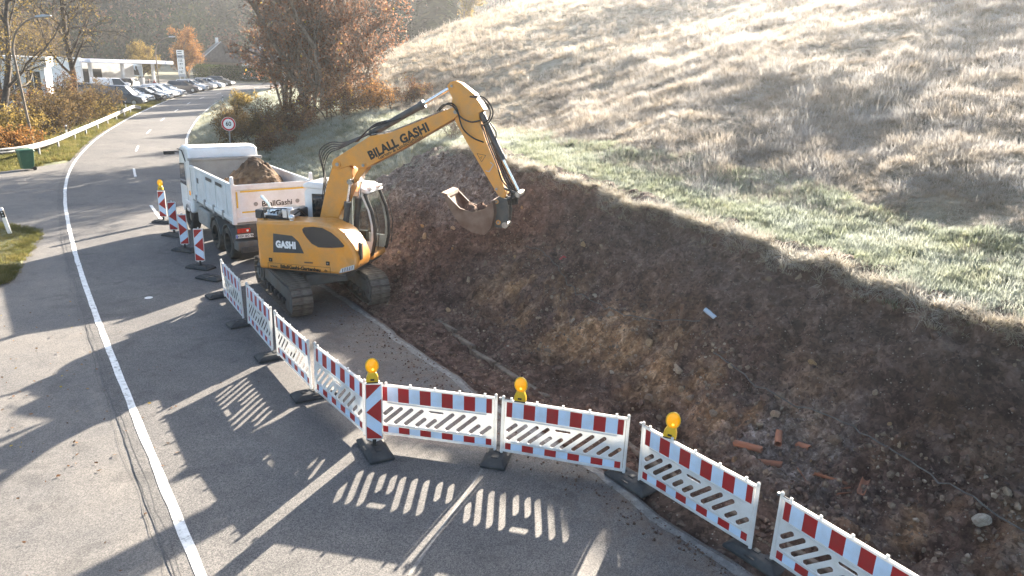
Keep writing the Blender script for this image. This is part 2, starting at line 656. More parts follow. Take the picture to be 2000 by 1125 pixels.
# ground sheet ------------------------------------------------------
nx, ny = 520, 560
gu = np.linspace(-1, 1, nx)
gx = -4 + 190 * np.sign(gu) * np.abs(gu) ** 1.9
gv = np.linspace(0, 1, ny)
gy = -30 + 390 * gv ** 1.9
GX, GY = np.meshgrid(gx, gy, indexing='ij')
GT, GS = road_ts(GX, GY)
GZ = z_ground(GX, GY, (GT, GS))
ges, gez = bank_edge(GT)
meadow = smooth(0.0, 2.0, GS - ges - 2.2)
GZ += meadow * (0.24 * fbm(GX, GY, 0.75, 4, 3, 0.6) + 0.3 * fbm(GX, GY, 0.12, 2, 5)) * (GS > 0)
GZ += 0.05 * fbm(GX, GY, 1.4, 2, 9) * smooth(0.5, 1.5, GS)
in_dig = (GT < 33.5) & (GS > -0.6) & (GS < ges + 0.25)
GZ = np.where(in_dig, GZ - 0.7, GZ)
in_road = (GS <= 0.3) & (GS > -ROAD_W - 0.4)
GZ = np.where(in_road, GZ - 0.12, GZ)
apron = (GS <= -ROAD_W) & (GY < 40) & (GX > -60)
GZ = np.where(apron, GZ - 0.12, GZ)
gme = np_mesh('ground', np.stack([GX, GY, GZ], -1).reshape(-1, 3), grid_faces(nx, ny))
green = np.where(GS > 0, (1 - meadow) * (GT < 60) + 0.25 * (GT >= 60), np.where(GY < 75, 0.8, 0.3))
set_attr(gme, 'green', green.ravel())
ground = tag(link('ground', gme, 'turf'), kind='structure')


# carriageway and apron ---------------------------------------------
def strip(name, C, offs0, offs1, lift, mat, parent=None, cross=2):
    """ribbon along curve C between two offsets to the right of it"""
    n_ = with_normals(C)
    o0 = np.broadcast_to(offs0, len(C)) if np.ndim(offs0) else np.full(len(C), offs0)
    o1 = np.broadcast_to(offs1, len(C)) if np.ndim(offs1) else np.full(len(C), offs1)
    w = np.linspace(0, 1, cross)
    P = C[:, None, :] + n_[:, None, :] * (o0[:, None] + (o1 - o0)[:, None] * w[None, :])[..., None]
    z = z_rise(P[..., 0], P[..., 1]) + lift
    me = np_mesh(name, np.concatenate([P, z[..., None]], -1).reshape(-1, 3), grid_faces(len(C), cross)[:, ::-1], False)
    return link(name, me, mat, parent)


LF = even(CENTRE, 0.25, 6)
tf = np.r_[0, np.cumsum(np.hypot(*np.diff(LF, axis=0).T))]
# broken right edge of the asphalt along the dig, whole further on
re_off = ROAD_W + np.where(tf < 34, -0.42 + 0.10 * fbm(tf, tf * 0, 0.9, 4, 21) * 2, 0.22)
road = tag(strip('road', LF, -0.28 + 0.04 * fbm(tf, tf * 0, 0.7, 4, 22), re_off, 0.016, 'asphalt', cross=34), kind='structure')
_rv = np.empty(len(road.data.vertices) * 3)
road.data.vertices.foreach_get('co', _rv)
_rv = _rv.reshape(-1, 3)
_rt, _rs = road_ts(_rv[:, 0], _rv[:, 1])
_near = smooth(9, 13, _rt) * (1 - smooth(27, 33, _rt))
set_attr(road.data, 'mud', np.clip((np.exp((_rs + 0.4) / 0.9) + 0.35 * np.exp((_rs + 0.4) / 2.5) * smooth(18, 22, _rt)) * _near, 0, 0.9))
LF6 = LF[(tf < 175)]
tf6 = tf[tf < 175]
strip('edge_line', LF6, -0.065 + 0.018 * fbm(tf6, tf6 * 0, 2.5, 3, 31), 0.062 + 0.008 * fbm(tf6, tf6 * 0, 2.2, 3, 32), 0.022, 'road_paint', road)
k_ = (tf > 34) & (tf < 175)
strip('edge_line', LF[k_], ROAD_W - 0.06, ROAD_W + 0.09, 0.022, 'road_paint', road)
k2_ = (tf > 7) & (tf <= 34)
strip('edge_line', LF[k2_], re_off[k2_] - 0.19 + 0.05 * fbm(tf[k2_], tf[k2_] * 0, 2.0, 3, 34), re_off[k2_] - 0.06 + 0.03 * fbm(tf[k2_], tf[k2_] * 0, 2.0, 3, 33), 0.022, 'worn_paint', road)
# centre dashes: 4 m dash, 8 m gap
d0 = np.argmin(np.hypot(LF[:, 0] + 23.0, LF[:, 1] - 36.5))
s0 = tf[d0]
for k in range(-2, 12):
    a = s0 - 1.2 + 12.0 * k
    kk = (tf >= a) & (tf <= a + 3.6)
    if kk.sum() > 2 and a > 38:
        strip('dash', LF[kk], ROAD_W / 2 - 0.06, ROAD_W / 2 + 0.06, 0.022, 'road_paint', road)
# the short stretch of old centre line in front of the barriers
cl = MB()
p0, p1 = Vector((-0.36, 9.86, 0.022)), Vector((-1.14, 7.35, 0.022))
q = Vector((0.955, -0.297, 0)) * 0.018
cl.add([p0 - q, p0 + q, p1 + q * 1.3, p1 - q * 1.3], [(0, 1, 2, 3)]).build('old_line', 'worn_paint', road)

# paved apron of the side road, left of the edge line
ap_pts = [(7.0, -6.5), (2.3, 0.8), (-2.5, 7.9), (-5.7, 12.3), (-8.1, 15.8), (-12.1, 21.6), (-17.6, 30.0), (-21.4, 36.4), (-26.2, 42.8),
          (-25.9, 41.2), (-26.4, 38.6), (-27.0, 36.7), (-33, 33.5), (-60, 24), (-60, -7.3)]
me = bpy.data.meshes.new('side_road')
me.from_pydata([(x, y, 0.008) for x, y in ap_pts], [], [tuple(range(len(ap_pts)))])
side_road = tag(link('side_road', me, 'old_asphalt'), kind='structure')

# tar seam beside the line, a slim dark groove that wanders
M('tar', (0.05, 0.048, 0.046), (0.09, 0.088, 0.085), 8, 0.7)
for a_, wv, sd, rng_ in ((-0.34, 0.10, 41, (0, 40)), (-0.20, 0.05, 42, (2, 44)), (-0.27, 0.06, 43, (10, 30))):
    kk = (tf > rng_[0]) & (tf < rng_[1])
    tt = np.arange(len(LF))[kk]
    off = a_ + wv * fbm(tf[kk], tf[kk] * 0, 1.4, 5, sd, 0.7)
    wd = 0.003 + 0.006 * np.clip(fbm(tf[kk], tf[kk] * 0, 1.1, 3, sd + 5), 0, 1)
    strip('crack', LF[kk], off - wd, off + wd, 0.0195, 'tar', road)

# broken kerb stones along the dig -----------------------------------
kb = MB().box((0, 0, 0), (0.92, 0.11, 0.22))
kerb_me = kb.mesh('kerb_block')
kerb_t = np.arange(11.0, 24.5, 0.97)
kerb = tag(bpy.data.objects.new('kerb', None), kind='structure')
COL.objects.link(kerb)
for i, t_ in enumerate(kerb_t):
    so = np.interp(t_, [11, 18.2, 19.9, 22.3, 24], [0.42, 0.42, 0.38, 0.5, 0.7]) + random.uniform(-.03, .03)
    x, y = road_xy(np.array([t_]), np.array([so]))
    x2, y2 = road_xy(np.array([t_ + 0.5]), np.array([so]))
    o = link('kerb_block', kerb_me, 'kerb_stone', kerb)
    o.location = (x[0], y[0], 0.05 + random.uniform(-0.05, 0.03))
    o.rotation_euler = (random.uniform(-.15, .15), random.uniform(-.05, .05), math.atan2(y2[0] - y[0], x2[0] - x[0]) + random.uniform(-.06, .06))
    if not o.modifiers:
        bv = o.modifiers.new('bevel', 'BEVEL')
        bv.width, bv.segments = 0.015, 2

# dug bank: fine displaced sheet --------------------------------------
bt = np.arange(5.0, 36.0, 0.065)
bw = np.linspace(0, 1, 120)
BT, BW = np.meshgrid(bt, bw, indexing='ij')
bes, bez = bank_edge(BT)
BS = -0.62 + BW * (bes + 0.75 + 0.62)
BX, BY = road_xy(BT, BS)
lumps = 0.30 * fbm(BX, BY, 0.8, 3, 51) + 0.22 * fbm(BX, BY, 2.4, 5, 52, 0.62)
ridges = 0.10 * (1 - 2 * np.abs(fbm(BX * 1.0 + BY * 0.4, BY, 1.8, 4, 53)))
clods = np.clip(fbm(BX, BY, 5.5, 3, 54), 0.1, 1) * 0.16
amp = smooth(-0.5, 1.2, BS) * (1 - 0.6 * smooth(-0.5, 0.3, BS - bes))
foot = 0.10 * smooth(-0.55, 0.1, BS) * (1 + fbm(BX, BY, 1.5, 4, 57))
edge_w = 0.28 * fbm(BT, BT * 0, 0.8, 4, 55) + 0.20 * fbm(BT, BT * 0, 2.6, 4, 56, 0.65)
BZ = z_bank(BT, BS + edge_w * smooth(2.0, 4.0, BS)) + amp * (lumps + ridges + clods) + foot - 0.06
# spoil thrown up against the far end of the dig
BZ += 0.45 * smooth(22, 25, BT) * (1 - smooth(29, 33, BT)) * np.exp(-((BS - 2.4) / 1.3) ** 2) * (1 + 0.8 * fbm(BX, BY, 1.3, 4, 58))
# bucket-tooth scrapes running down the face
gro_ = np.abs(np.sin(BT * 14.0 + 1.6 * fbm(BX, BY, 0.5, 3, 65) * 4)) - 0.5
BZ += 0.075 * gro_ * smooth(0.0, 0.35, fbm(BX, BY, 0.55, 3, 66)) * smooth(1.6, 2.4, BS) * (1 - smooth(-0.6, -0.3, BS - bes))
# slumped earth and hollows at the foot
BZ += 0.22 * np.clip(fbm(BX, BY, 1.1, 4, 67), 0, 1) * np.exp(-((BS - 1.5) / 0.8) ** 2)
BZ += z_rise(BX, BY)
bme = np_mesh('excavated_bank', np.stack([BX, BY, BZ], -1).reshape(-1, 3), grid_faces(*BT.shape))
oc = np.exp(-((BS - np.interp(BT, [5, 14, 19, 24, 27], [1.8, 2.1, 2.4, 2.6, 2.4])) / 0.85) ** 2) * (0.55 + 0.45 * smooth(9, 15, BT)) * (1 - smooth(22.5, 25.5, BT))
oc = np.clip(oc * (0.75 + 2.6 * fbm(BX, BY, 0.9, 5, 61, 0.65)), 0, 0.95)
fr = smooth(-1.5, -0.2, BS - bes + 0.35 * fbm(BX, BY, 1.2, 3, 62)) * 0.22
fr = np.maximum(fr, 0.8 * smooth(25, 28, BT) * smooth(2.6, 4.2, BS + 0.8 * fbm(BX, BY, 0.7, 3, 63)))
pale = np.exp(-((BS - 1.9) / 0.9) ** 2) * (1 - smooth(15.5, 18.5, BT)) * smooth(-0.15, 0.35, fbm(BX, BY, 1.0, 5, 69, 0.65)) * 0.95
fr = np.maximum(fr, pale)
set_attr(bme, 'ochre', oc.ravel())
set_attr(bme, 'frost', np.clip(fr, 0, 1).ravel())
bank = tag(link('excavated_bank', bme, 'soil'), kind='structure')


def z_dig(t, s):
    """surface height of the dug bank sheet at (t, s)"""
    i = int(np.clip((t - 5.0) / 0.065, 0, len(bt) - 1))
    es = float(np.interp(t, EDGE_T, EDGE_S))
    j = int(np.clip((s + 0.62) / (es + 1.37) * 119, 0, 119))
    return float(BX[i, j]), float(BY[i, j]), float(BZ[i, j])


# stones: the large ones one by one, grit as one mass -------------------
def rock_mesh(seed, name='stone'):
    bm = bmesh.new()
    bmesh.ops.create_icosphere(bm, subdivisions=2, radius=1.0)
    rr = random.Random(seed)
    cuts = [(Vector((rr.gauss(0, 1), rr.gauss(0, 1), rr.gauss(0, 1))).normalized(), rr.uniform(0.45, 0.9)) for _ in range(9)]
    for v_ in bm.verts:
        for n_, d_ in cuts:
            k = v_.co.dot(n_) - d_
            if k > 0:
                v_.co -= n_ * k
        v_.co *= 1 + rr.uniform(-0.06, 0.06)
    me_ = bpy.data.meshes.new(name)
    bm.to_mesh(me_)
    bm.free()
    me_.materials.append(MATS['limestone'])
    return me_


rocks = [rock_mesh(i) for i in range(8)]
rr = random.Random(11)
n_st = 0
while n_st < 260:
    t_ = rr.uniform(9.5, 29)
    s_ = rr.uniform(0.9, 4.6)
    keep = 0.12 + 0.6 * math.exp(-((s_ - 2.0) / 0.8) ** 2)
    if t_ < 17.5 and s_ < 3:
        keep += 0.45
    keep *= 0.25 + 1.5 * max(0.0, 0.35 + float(fbm(np.array([t_]), np.array([s_]), 0.7, 3, 68)[0]))
    if rr.random() > keep:
        continue
    x, y, z = z_dig(t_, s_)
    sz = 0.03 + (0.13 if t_ < 17.5 and s_ < 3.2 else 0.09) * rr.random() ** 3.0
    sz = min(sz, 0.105)
    o = link('stone', rr.choice(rocks), None, bank)
    o.location = (x, y, z + sz * 0.1)
    o.scale = (sz * rr.uniform(.8, 1.3), sz * rr.uniform(.7, 1.1), sz * rr.uniform(.5, .9))
    o.rotation_euler = (rr.uniform(0, 6.3), rr.uniform(0, 6.3), rr.uniform(0, 6.3))
    n_st += 1
ico_v, ico_f = None, None
bm = bmesh.new()
bmesh.ops.create_icosphere(bm, subdivisions=1, radius=1.0)
ico_v = np.array([v_.co[:] for v_ in bm.verts])
ico_f = np.array([[v_.index for v_ in f_.verts] for f_ in bm.faces])
bm.free()


def grit(name, pts, sizes, mat, parent=None, seed=3):
    g = np.random.default_rng(seed)
    n_ = len(pts)
    V = np.repeat(ico_v[None], n_, 0) * (1 + g.uniform(-.3, .3, (n_, len(ico_v), 1)))
    V *= (sizes[:, None] * g.uniform(.6, 1.25, (n_, 3)))[:, None, :]
    a = g.uniform(0, 6.3, n_)
    ca, sa = np.cos(a)[:, None], np.sin(a)[:, None]
    V = np.stack([V[..., 0] * ca - V[..., 1] * sa, V[..., 0] * sa + V[..., 1] * ca, V[..., 2]], -1) + pts[:, None, :]
    F = ico_f[None] + (np.arange(n_) * len(ico_v))[:, None, None]
    me_ = np_mesh(name, V.reshape(-1, 3), F.reshape(-1, 3), False)
    return link(name, me_, mat, parent)


ii = rng.integers(30, BT.shape[0] - 40, 22000)
jj = (np.clip(rng.normal(0.42, 0.22, 22000), 0.14, 0.86) * 119).astype(int)
kp = rng.random(22000) < np.clip(0.05 + 1.3 * fbm(BX[ii, jj], BY[ii, jj], 0.8, 4, 71), 0, 1) + 0.5 * (BT[ii, jj] < 16.5) * (jj < 70)
ii, jj = ii[kp], jj[kp]
grit('loose_stones', np.stack([BX[ii, jj], BY[ii, jj], BZ[ii, jj]], -1), 0.010 + 0.045 * rng.random(len(ii)) ** 4, 'gravel', bank)['kind'] = 'stuff'
ii = rng.integers(30, BT.shape[0] - 30, 26000)
jj = (np.clip(rng.normal(0.45, 0.3, 26000), 0.06, 0.93) * 119).astype(int)
kp = (oc[ii, jj] < 0.3) & (rng.random(26000) < 0.5 + fbm(BX[ii, jj], BY[ii, jj], 0.7, 3, 72))
ii, jj = ii[kp], jj[kp]
M('clod', (0.04, 0.024, 0.017), (0.16, 0.105, 0.078), 9, 0.95, lo=0.35, hi=0.7)
grit('earth_clods', np.stack([BX[ii, jj], BY[ii, jj], BZ[ii, jj]], -1), 0.012 + 0.065 * rng.random(len(ii)) ** 4, 'clod', bank, 4)['kind'] = 'stuff'
# dirt dragged over the asphalt beside the dig
t_ = rng.uniform(9, 27, 1500)
s_ = -0.5 - np.abs(rng.normal(0, 0.55, 1500)) * smooth(12, 20, t_)
x, y = road_xy(t_, s_)
grit('road_crumbs', np.stack([x, y, np.full(1500, 0.02)], -1), 0.006 + 0.022 * rng.random(1500) ** 3, 'clod', bank, 5)['kind'] = 'stuff'
# ------------------------------------------------------------------ site materials
m, nt, b = new_mat('barrier_white')
b.inputs['Base Color'].default_value = (0.80, 0.81, 0.82, 1)
b.inputs['Roughness'].default_value = 0.42
tr = N(nt, 'ShaderNodeBsdfTranslucent')
tr.inputs['Color'].default_value = (0.85, 0.85, 0.83, 1)
ms = N(nt, 'ShaderNodeMixShader')
ms.inputs[0].default_value = 0.30
out = nt.nodes['Material Output']
nt.links.new(b.outputs[0], ms.inputs[1])
nt.links.new(tr.outputs[0], ms.inputs[2])
nt.links.new(ms.outputs[0], out.inputs['Surface'])
dirt = ramp(nt, noise_fac(nt, 3.5, 7, 0.7), [(0.42, (0.80, 0.81, 0.82)), (0.62, (0.70, 0.69, 0.67)), (0.8, (0.48, 0.45, 0.41))])
nt.links.new(dirt, b.inputs['Base Color'])
M('sheet_red', (0.40, 0.020, 0.022), (0.30, 0.035, 0.032), 3.5, 0.35, lo=.45, hi=.75)
M('sheet_white', (0.60, 0.73, 0.90), (0.50, 0.57, 0.66), 3.5, 0.35, lo=.48, hi=.8)  # white sheeting; the blue cast of the sky is put into its colour
M('foot_rubber', (0.028, 0.03, 0.033), (0.07, 0.068, 0.064), 7, 0.8, bmp=0.4, bscale=70, lo=0.4, hi=0.75)
M('lamp_yellow', (0.72, 0.45, 0.02), (0.6, 0.36, 0.02), 10, 0.4)
M('black_plastic', (0.014, 0.014, 0.015), (0.03, 0.03, 0.03), 8, 0.45)
M('galvanised', (0.26, 0.27, 0.28), (0.17, 0.17, 0.17), 9, 0.65, 0.35)
m, nt, b = new_mat('amber_lens')
b.inputs['Base Color'].default_value = (0.92, 0.38, 0.008, 1)
b.inputs['Roughness'].default_value = 0.12
b.inputs['Emission Color'].default_value = (1.0, 0.42, 0.01, 1)
b.inputs['Emission Strength'].default_value = 0.06
v = N(nt, 'ShaderNodeTexVoronoi', Scale=26.0)
nt.links.new(nt.nodes.new('ShaderNodeTexCoord').outputs['Object'], v.inputs['Vector'])
bump(nt, b, v.outputs['Distance'], 0.6, 0.01)
m, nt, b = new_mat('amber_bulb')
b.inputs['Base Color'].default_value = (1.0, 0.7, 0.1, 1)
b.inputs['Emission Color'].default_value = (1.0, 0.62, 0.05, 1)
b.inputs['Emission Strength'].default_value = 0.35

# ------------------------------------------------------------------ barriers
PW = 1.95


def slot(x, z, ln, w=0.066, slope=0.95):
    """slanted slot with rounded ends, centred at x, z; ln = height"""
    dx, dz = ln / slope, ln
    u = Vector((dx, dz)).normalized()
    n_ = Vector((-u.y, u.x))
    c0, c1 = Vector((x, z)) - Vector((dx, dz)) / 2, Vector((x, z)) + Vector((dx, dz)) / 2
    r = w / 2
    pts = []
    for k in range(5):
        a = -math.pi / 2 + math.pi * k / 4
        pts.append(c1 + u * (r * math.cos(a)) + n_ * (r * math.sin(a)))
    for k in range(5):
        a = math.pi / 2 + math.pi * k / 4
        pts.append(c0 + u * (r * math.cos(a)) + n_ * (r * math.sin(a)))
    return [(p.x, p.y) for p in pts]


def make_barrier():
    root = thing('construction_barrier', 'x', 'barrier', group='barrier panels round the dig')
    pl = MB()
    holes = [slot(.155, .48, .12), slot(.24, .415, .27), slot(.415, .415, .27), slot(.59, .415, .27), slot(.71, .345, .13), slot(.885, .345, .13),
             slot(1.105, .415, .27), slot(1.29, .415, .27), slot(1.475, .415, .27), slot(1.61, .345, .13), slot(1.79, .345, .13)]
    hx = [(.86, .528), (1.08, .528), (1.10, .55), (1.08, .574), (.86, .574), (.84, .55)]
    pl.plate([(.03, .08), (PW - .03, .08), (PW - .03, .925), (.03, .925)], holes + [hx], -.007, .007)
    panel = pl.build('panel', 'barrier_white', root)
    fr = MB()
    fr.box((PW / 2, 0, .935), (PW - .04, .05, .035))
    fr.box((PW / 2, 0, .07), (PW - .04, .05, .035))
    fr.box((PW / 2, 0, .635), (PW - .3, .04, .022))
    fr.box((PW / 2, 0, .235), (PW - .3, .04, .022))
    fr.build('rail', 'barrier_white', root, bevel=.006)
    for x in (.0, PW):
        MB().cyl((x, 0, 0), (x, 0, .985), .024, n=14).ball((x, 0, .985), .026, 12, 6).build('post', 'barrier_white', root)
    for k in range(5):
        MB().b2((.13 + k * .41 - .018, -.014, .945), (.13 + k * .41 + .018, .014, .995)).build('tab', 'barrier_white', root, bevel=.005)
    MB().cyl((-.05, 0, .955), (.13, 0, .955), .010, n=8).b2((-.065, -.02, .935), (-.035, .02, .97)).build('clasp', 'galvanised', root)
    u = (PW - .12) / 10.0
    full_h, half_h = {}, {}
    for side in (-1, 1):
        for z0, z1, nm in ((.662, .912, 'top'), (.095, .205, 'low')):
            for k in range(11):
                w = u if 0 < k < 10 else u / 2
                x0 = .06 + (0 if k == 0 else u / 2 + (k - 1) * u)
                key = (side, nm, k)
                st = MB().b2((x0 + .0006, side * .0074, z0), (x0 + w - .0006, side * .0095, z1))
                st.build('red_stripe' if k % 2 == 0 else 'white_stripe', 'sheet_red' if k % 2 == 0 else 'sheet_white', panel)
    return root


def make_foot():
    root = thing('rubber_ballast', 'x', 'base plate', group='rubber base plates under the barriers')
    ft = MB()
    ft.loft([[(-.40, -.20, 0), (.40, -.20, 0), (.40, .20, 0), (-.40, .20, 0)], [(-.40, -.20, .045), (.40, -.20, .045), (.40, .20, .045), (-.40, .20, .045)],
             [(-.30, -.13, .105), (.30, -.13, .105), (.30, .13, .105), (-.30, .13, .105)]])
    ft.build('plate', 'foot_rubber', root, bevel=.012)
    for x in (-.2, 0.0, .2):
        MB().b2((x - .05, -.055, .104), (x + .05, .055, .118)).build('socket_rim', 'foot_rubber', root, bevel=.006)
        MB().b2((x - .03, -.03, .1165), (x + .03, .03, .1195)).build('socket', 'black_plastic', root)
    for y in (-.165, .165):
        MB().b2((-.07, y - .02, .075), (.07, y + .02, .082)).build('grip_slot', 'black_plastic', root)
    return root


BARS = [  # x, y, heading, label
    (-7.44, 17.67, -56.5, 'white red-striped barrier panel farthest along the row, beside the lone beacons'),
    (-6.12, 15.73, -56.2, 'second barrier panel of the row, in front of the excavator\'s left track'),
    (-4.83, 13.87, -54.6, 'third barrier panel of the row, its lower edge over a sunlit strip of road'),
    (-3.58, 12.18, -51.4, 'barrier panel left of the arrow beacon, running back towards the excavator'),
    (-2.10, 10.63, -10.7, 'barrier panel facing the camera just right of the arrow beacon'),
    (-0.08, 10.20, -14.3, 'middle barrier panel carrying a lit amber lamp on its left end'),
    (2.02, 9.52, -52.2, 'barrier panel on the road edge with a tilted amber lamp near its left end'),
    (3.42, 7.76, -57.0, 'nearest barrier panel at the bottom right corner, cut off by the frame'),
]
proto = make_barrier()
tl = [(R(1.5), R(.3)), (R(-1), R(.6)), (R(.8), R(-.5)), (R(-1.2), R(.4)), (R(1.0), R(-.3)), (R(-.6), R(.5)), (R(1.4), R(.2)), (R(-.5), R(.3))]
for i, (x, y, a, lab) in enumerate(BARS):
    o = proto if i == 0 else copy_tree(proto)
    o.location = (x, y, .105)
    o.rotation_euler = (tl[i][0], tl[i][1] * .6, R(a))
    o['label'] = lab
footp = make_foot()
FEET = [(-7.62, 17.95, 40, 'rubber base plate under the far end of the barrier row'),
        (-6.26, 15.90, 38, 'rubber base plate between the first and second barrier panels'),
        (-4.93, 14.00, 36, 'rubber base plate between the second and third barrier panels'),
        (-3.63, 12.22, 32, 'rubber base plate between the third and fourth barrier panels'),
        (-2.12, 10.30, 118, 'large rubber base plate holding the front arrow beacon'),
        (-0.13, 10.24, 78, 'rubber base plate below the joint of the two camera-facing panels'),
        (1.93, 9.62, -52, 'rubber base plate at the broken road edge left of the lamp panel'),
        (3.30, 7.93, -54, 'rubber base plate between the two rightmost panels'),
        (-8.54, 19.45, -22, 'empty rubber base plate lying alone on the road'),
        (-9.28, 20.5, -18, 'rubber base plate under the nearest of the four roadside beacons'),
        (-10.6, 22.45, -18, 'rubber base plate under the beacon whose arrow points right'),
        (-11.87, 24.42, -18, 'rubber base plate under the third roadside beacon from the barriers'),
        (-13.22, 26.5, -10, 'rubber base plate under the farthest beacon with the lamp')]
for i, (x, y, a, lab) in enumerate(FEET):
    o = footp if i == 0 else copy_tree(footp)
    o.location = (x, y, .022)
    o.rotation_euler = (0, 0, R(a))
    o['label'] = lab


# ------------------------------------------------------------------ arrow beacons
def make_beacon(mirror):
    root = thing('arrow_beacon', 'x', 'beacon', group='arrow beacons')
    W, H0, H1 = .27, .16, 1.19
    s = -1 if mirror else 1
    bd = MB().prism([(-W / 2, H0 + .06), (0, H0), (W / 2, H0 + .06), (W / 2, H1), (-W / 2, H1)], 'y', -.02, .02)
    body = bd.build('board', 'barrier_white', root, bevel=.008)
    w, a, h = .117, H0 + .075, H1 - .025
    hh = h - a
    for sd in (-1, 1):
        y0, y1 = sd * .0205, sd * .0225
        MB().prism([(-w, a), (w, a), (w, h), (-w, h)], 'y', y0, y1).build('white_sheet', 'sheet_white', body)
        y0, y1 = sd * .0230, sd * .0245
        q = s
        for poly in ([(-w, h), (w, h), (-w, h - hh * .27)], [(w, h - hh * .26), (-w, h - hh * .51), (w, h - hh * .715)], [(-w, h - hh * .77), (w, a + hh * .035), (w, a), (-w, a)]):
            MB().prism([(x * q, z) for x, z in poly], 'y', y0, y1).build('red_arrow', 'sheet_red', body)
    MB().b2((-.03, -.022, .06), (.03, .022, H0 + .06)).build('stem', 'black_plastic', root)
    MB().cyl((0, 0, H1), (0, 0, H1 + .045), .018, n=10).build('cap', 'barrier_white', root)
    return root


b_l, b_r = make_beacon(False), make_beacon(True)
BEAC = [(-2.12, 10.27, 6, b_l, 'large red and white arrow beacon at the corner of the barriers'),
        (-9.28, 20.5, 14, 0, 'arrow beacon nearest to the barrier row on the open road, without a lamp'),
        (-10.6, 22.45, 14, b_r, 'arrow beacon beside the truck, the only one whose arrow points right'),
        (-11.87, 24.42, 20, 0, 'arrow beacon between the lamp-topped one and the right-pointing one'),
        (-13.22, 26.5, 6, 0, 'farthest arrow beacon, topped with an amber lamp, beside the truck cab')]
for x, y, a, p, lab in BEAC:
    o = p if p else copy_tree(b_l)
    o.location = (x, y, .03)
    o.rotation_euler = (R(random.uniform(-1, 1)), R(random.uniform(-1.5, 1)), R(a))
    o['label'] = lab


def make_lamp():
    root = thing('warning_lamp', 'x', 'lamp', group='amber warning lamps')
    bd = MB()
    bd.loft([[(-.095, -.045, 0), (.095, -.045, 0), (.095, .045, 0), (-.095, .045, 0)], [(-.09, -.045, .08), (.09, -.045, .08), (.09, .045, .08), (-.09, .045, .08)],
             [(-.06, -.04, .16), (.06, -.04, .16), (.06, .04, .16), (-.06, .04, .16)]])
    body = bd.build('case', 'lamp_yellow', root, bevel=.012)
    MB().b2((-.09, -.04, -.018), (.09, .04, -.001)).build('case_foot', 'black_plastic', root)
    MB().b2((-.03, -.047, .03), (.03, -.0455, .06)).build('maker_plate', 'black_plastic', body)
    MB().ball((0, 0, .262), (.092, .055, .118), 20, 12).build('lens', 'amber_lens', root)
    MB().ball((0.01, -.03, .225), (.03, .027, .03), 10, 6).build('bulb', 'amber_bulb', root)
    ring = MB()
    pts = [(.095 * math.cos(t), 0, .262 + .122 * math.sin(t)) for t in np.linspace(0, 2 * math.pi, 25)]
    ring.tube(pts, .011, 6)
    ring.build('lens_ring', 'lamp_yellow', root)
    return root


lp = make_lamp()
LAMPS = [(-2.13, 10.27, 1.25, 12, 0, 'lit amber warning lamp on top of the corner arrow beacon'),
         (.19, 10.14, 1.075, -14, 0, 'lit amber warning lamp on the middle camera-facing barrier panel'),
         (2.31, 9.15, 1.07, -20, 6, 'amber warning lamp tilted on the barrier panel at the road edge'),
         (-13.22, 26.5, 1.26, 6, 0, 'amber warning lamp on the farthest roadside beacon')]
for i, (x, y, z, a, t_, lab) in enumerate(LAMPS):
    o = lp if i == 0 else copy_tree(lp)
    o.location = (x, y, z)
    o.rotation_euler = (0, R(t_), R(a))
    o['label'] = lab
# ------------------------------------------------------------------ machine materials
def paint(name, c1, c2, coat=0.5, rough=0.38):
    """machine paint with dust settled in patches and slightly uneven gloss"""
    m_, nt_, b_ = new_mat(name)
    tc_ = nt_.nodes.new('ShaderNodeTexCoord').outputs['Object']
    col_ = ramp(nt_, noise_fac(nt_, 2.3, 8, 0.68, vec=tc_), [(0.38, c1), (0.62, tuple(a * 0.55 + b2 * 0.45 for a, b2 in zip(c1, c2))), (0.78, c2)])
    nt_.links.new(col_, b_.inputs['Base Color'])
    b_.inputs['Coat Weight'].default_value = coat
    b_.inputs['Coat Roughness'].default_value = 0.12
    rr_ = ramp(nt_, noise_fac(nt_, 6, 6, 0.7, vec=tc_), [(0.3, (rough - 0.1,) * 3), (0.75, (min(1, rough + 0.28),) * 3)])
    nt_.links.new(rr_, b_.inputs['Roughness'])
    return m_


paint('digger_yellow', (0.70, 0.285, 0.030), (0.36, 0.22, 0.10))
paint('truck_white', (0.78, 0.79, 0.80), (0.55, 0.53, 0.49), 0.3)
paint('cab_white', (0.80, 0.81, 0.82), (0.68, 0.67, 0.65), 0.5)
paint('body_grey', (0.30, 0.30, 0.295), (0.20, 0.185, 0.165), 0.1, 0.5)
M('steel_dark', (0.05, 0.055, 0.06), (0.085, 0.08, 0.075), 5, 0.5, 0.3)
M('undercarriage_grey', (0.13, 0.14, 0.142), (0.115, 0.098, 0.08), 3, 0.6, 0.2, bmp=.2, lo=.4, hi=.7)
M('track_steel', (0.085, 0.074, 0.062), (0.20, 0.18, 0.15), 6, 0.65, 0.35, bmp=.5, bscale=30, lo=.35, hi=.7)
M('chrome', (0.78, 0.78, 0.78), None, rough=0.12, metal=1.0)
M('pin_steel', (0.35, 0.34, 0.33), (0.2, 0.18, 0.16), 12, 0.4, 0.9)
M('hose', (0.012, 0.012, 0.013), None, rough=0.5)
M('dark_panel', (0.045, 0.05, 0.055), (0.06, 0.064, 0.066), 6, 0.3)
M('letter_black', (0.012, 0.01, 0.008), None, rough=0.5)
M('letter_white', (0.8, 0.8, 0.8), None, rough=0.5)
M('rust_steel', (0.13, 0.07, 0.045), (0.22, 0.145, 0.105), 4, 0.7, 0.2, bmp=.3, bscale=25, lo=.35, hi=.68)
M('tyre', (0.028, 0.027, 0.026), (0.085, 0.075, 0.062), 4, 0.85, lo=.4, hi=.7)
M('rim_grey', (0.28, 0.28, 0.27), (0.16, 0.14, 0.12), 6, 0.5, 0.6)
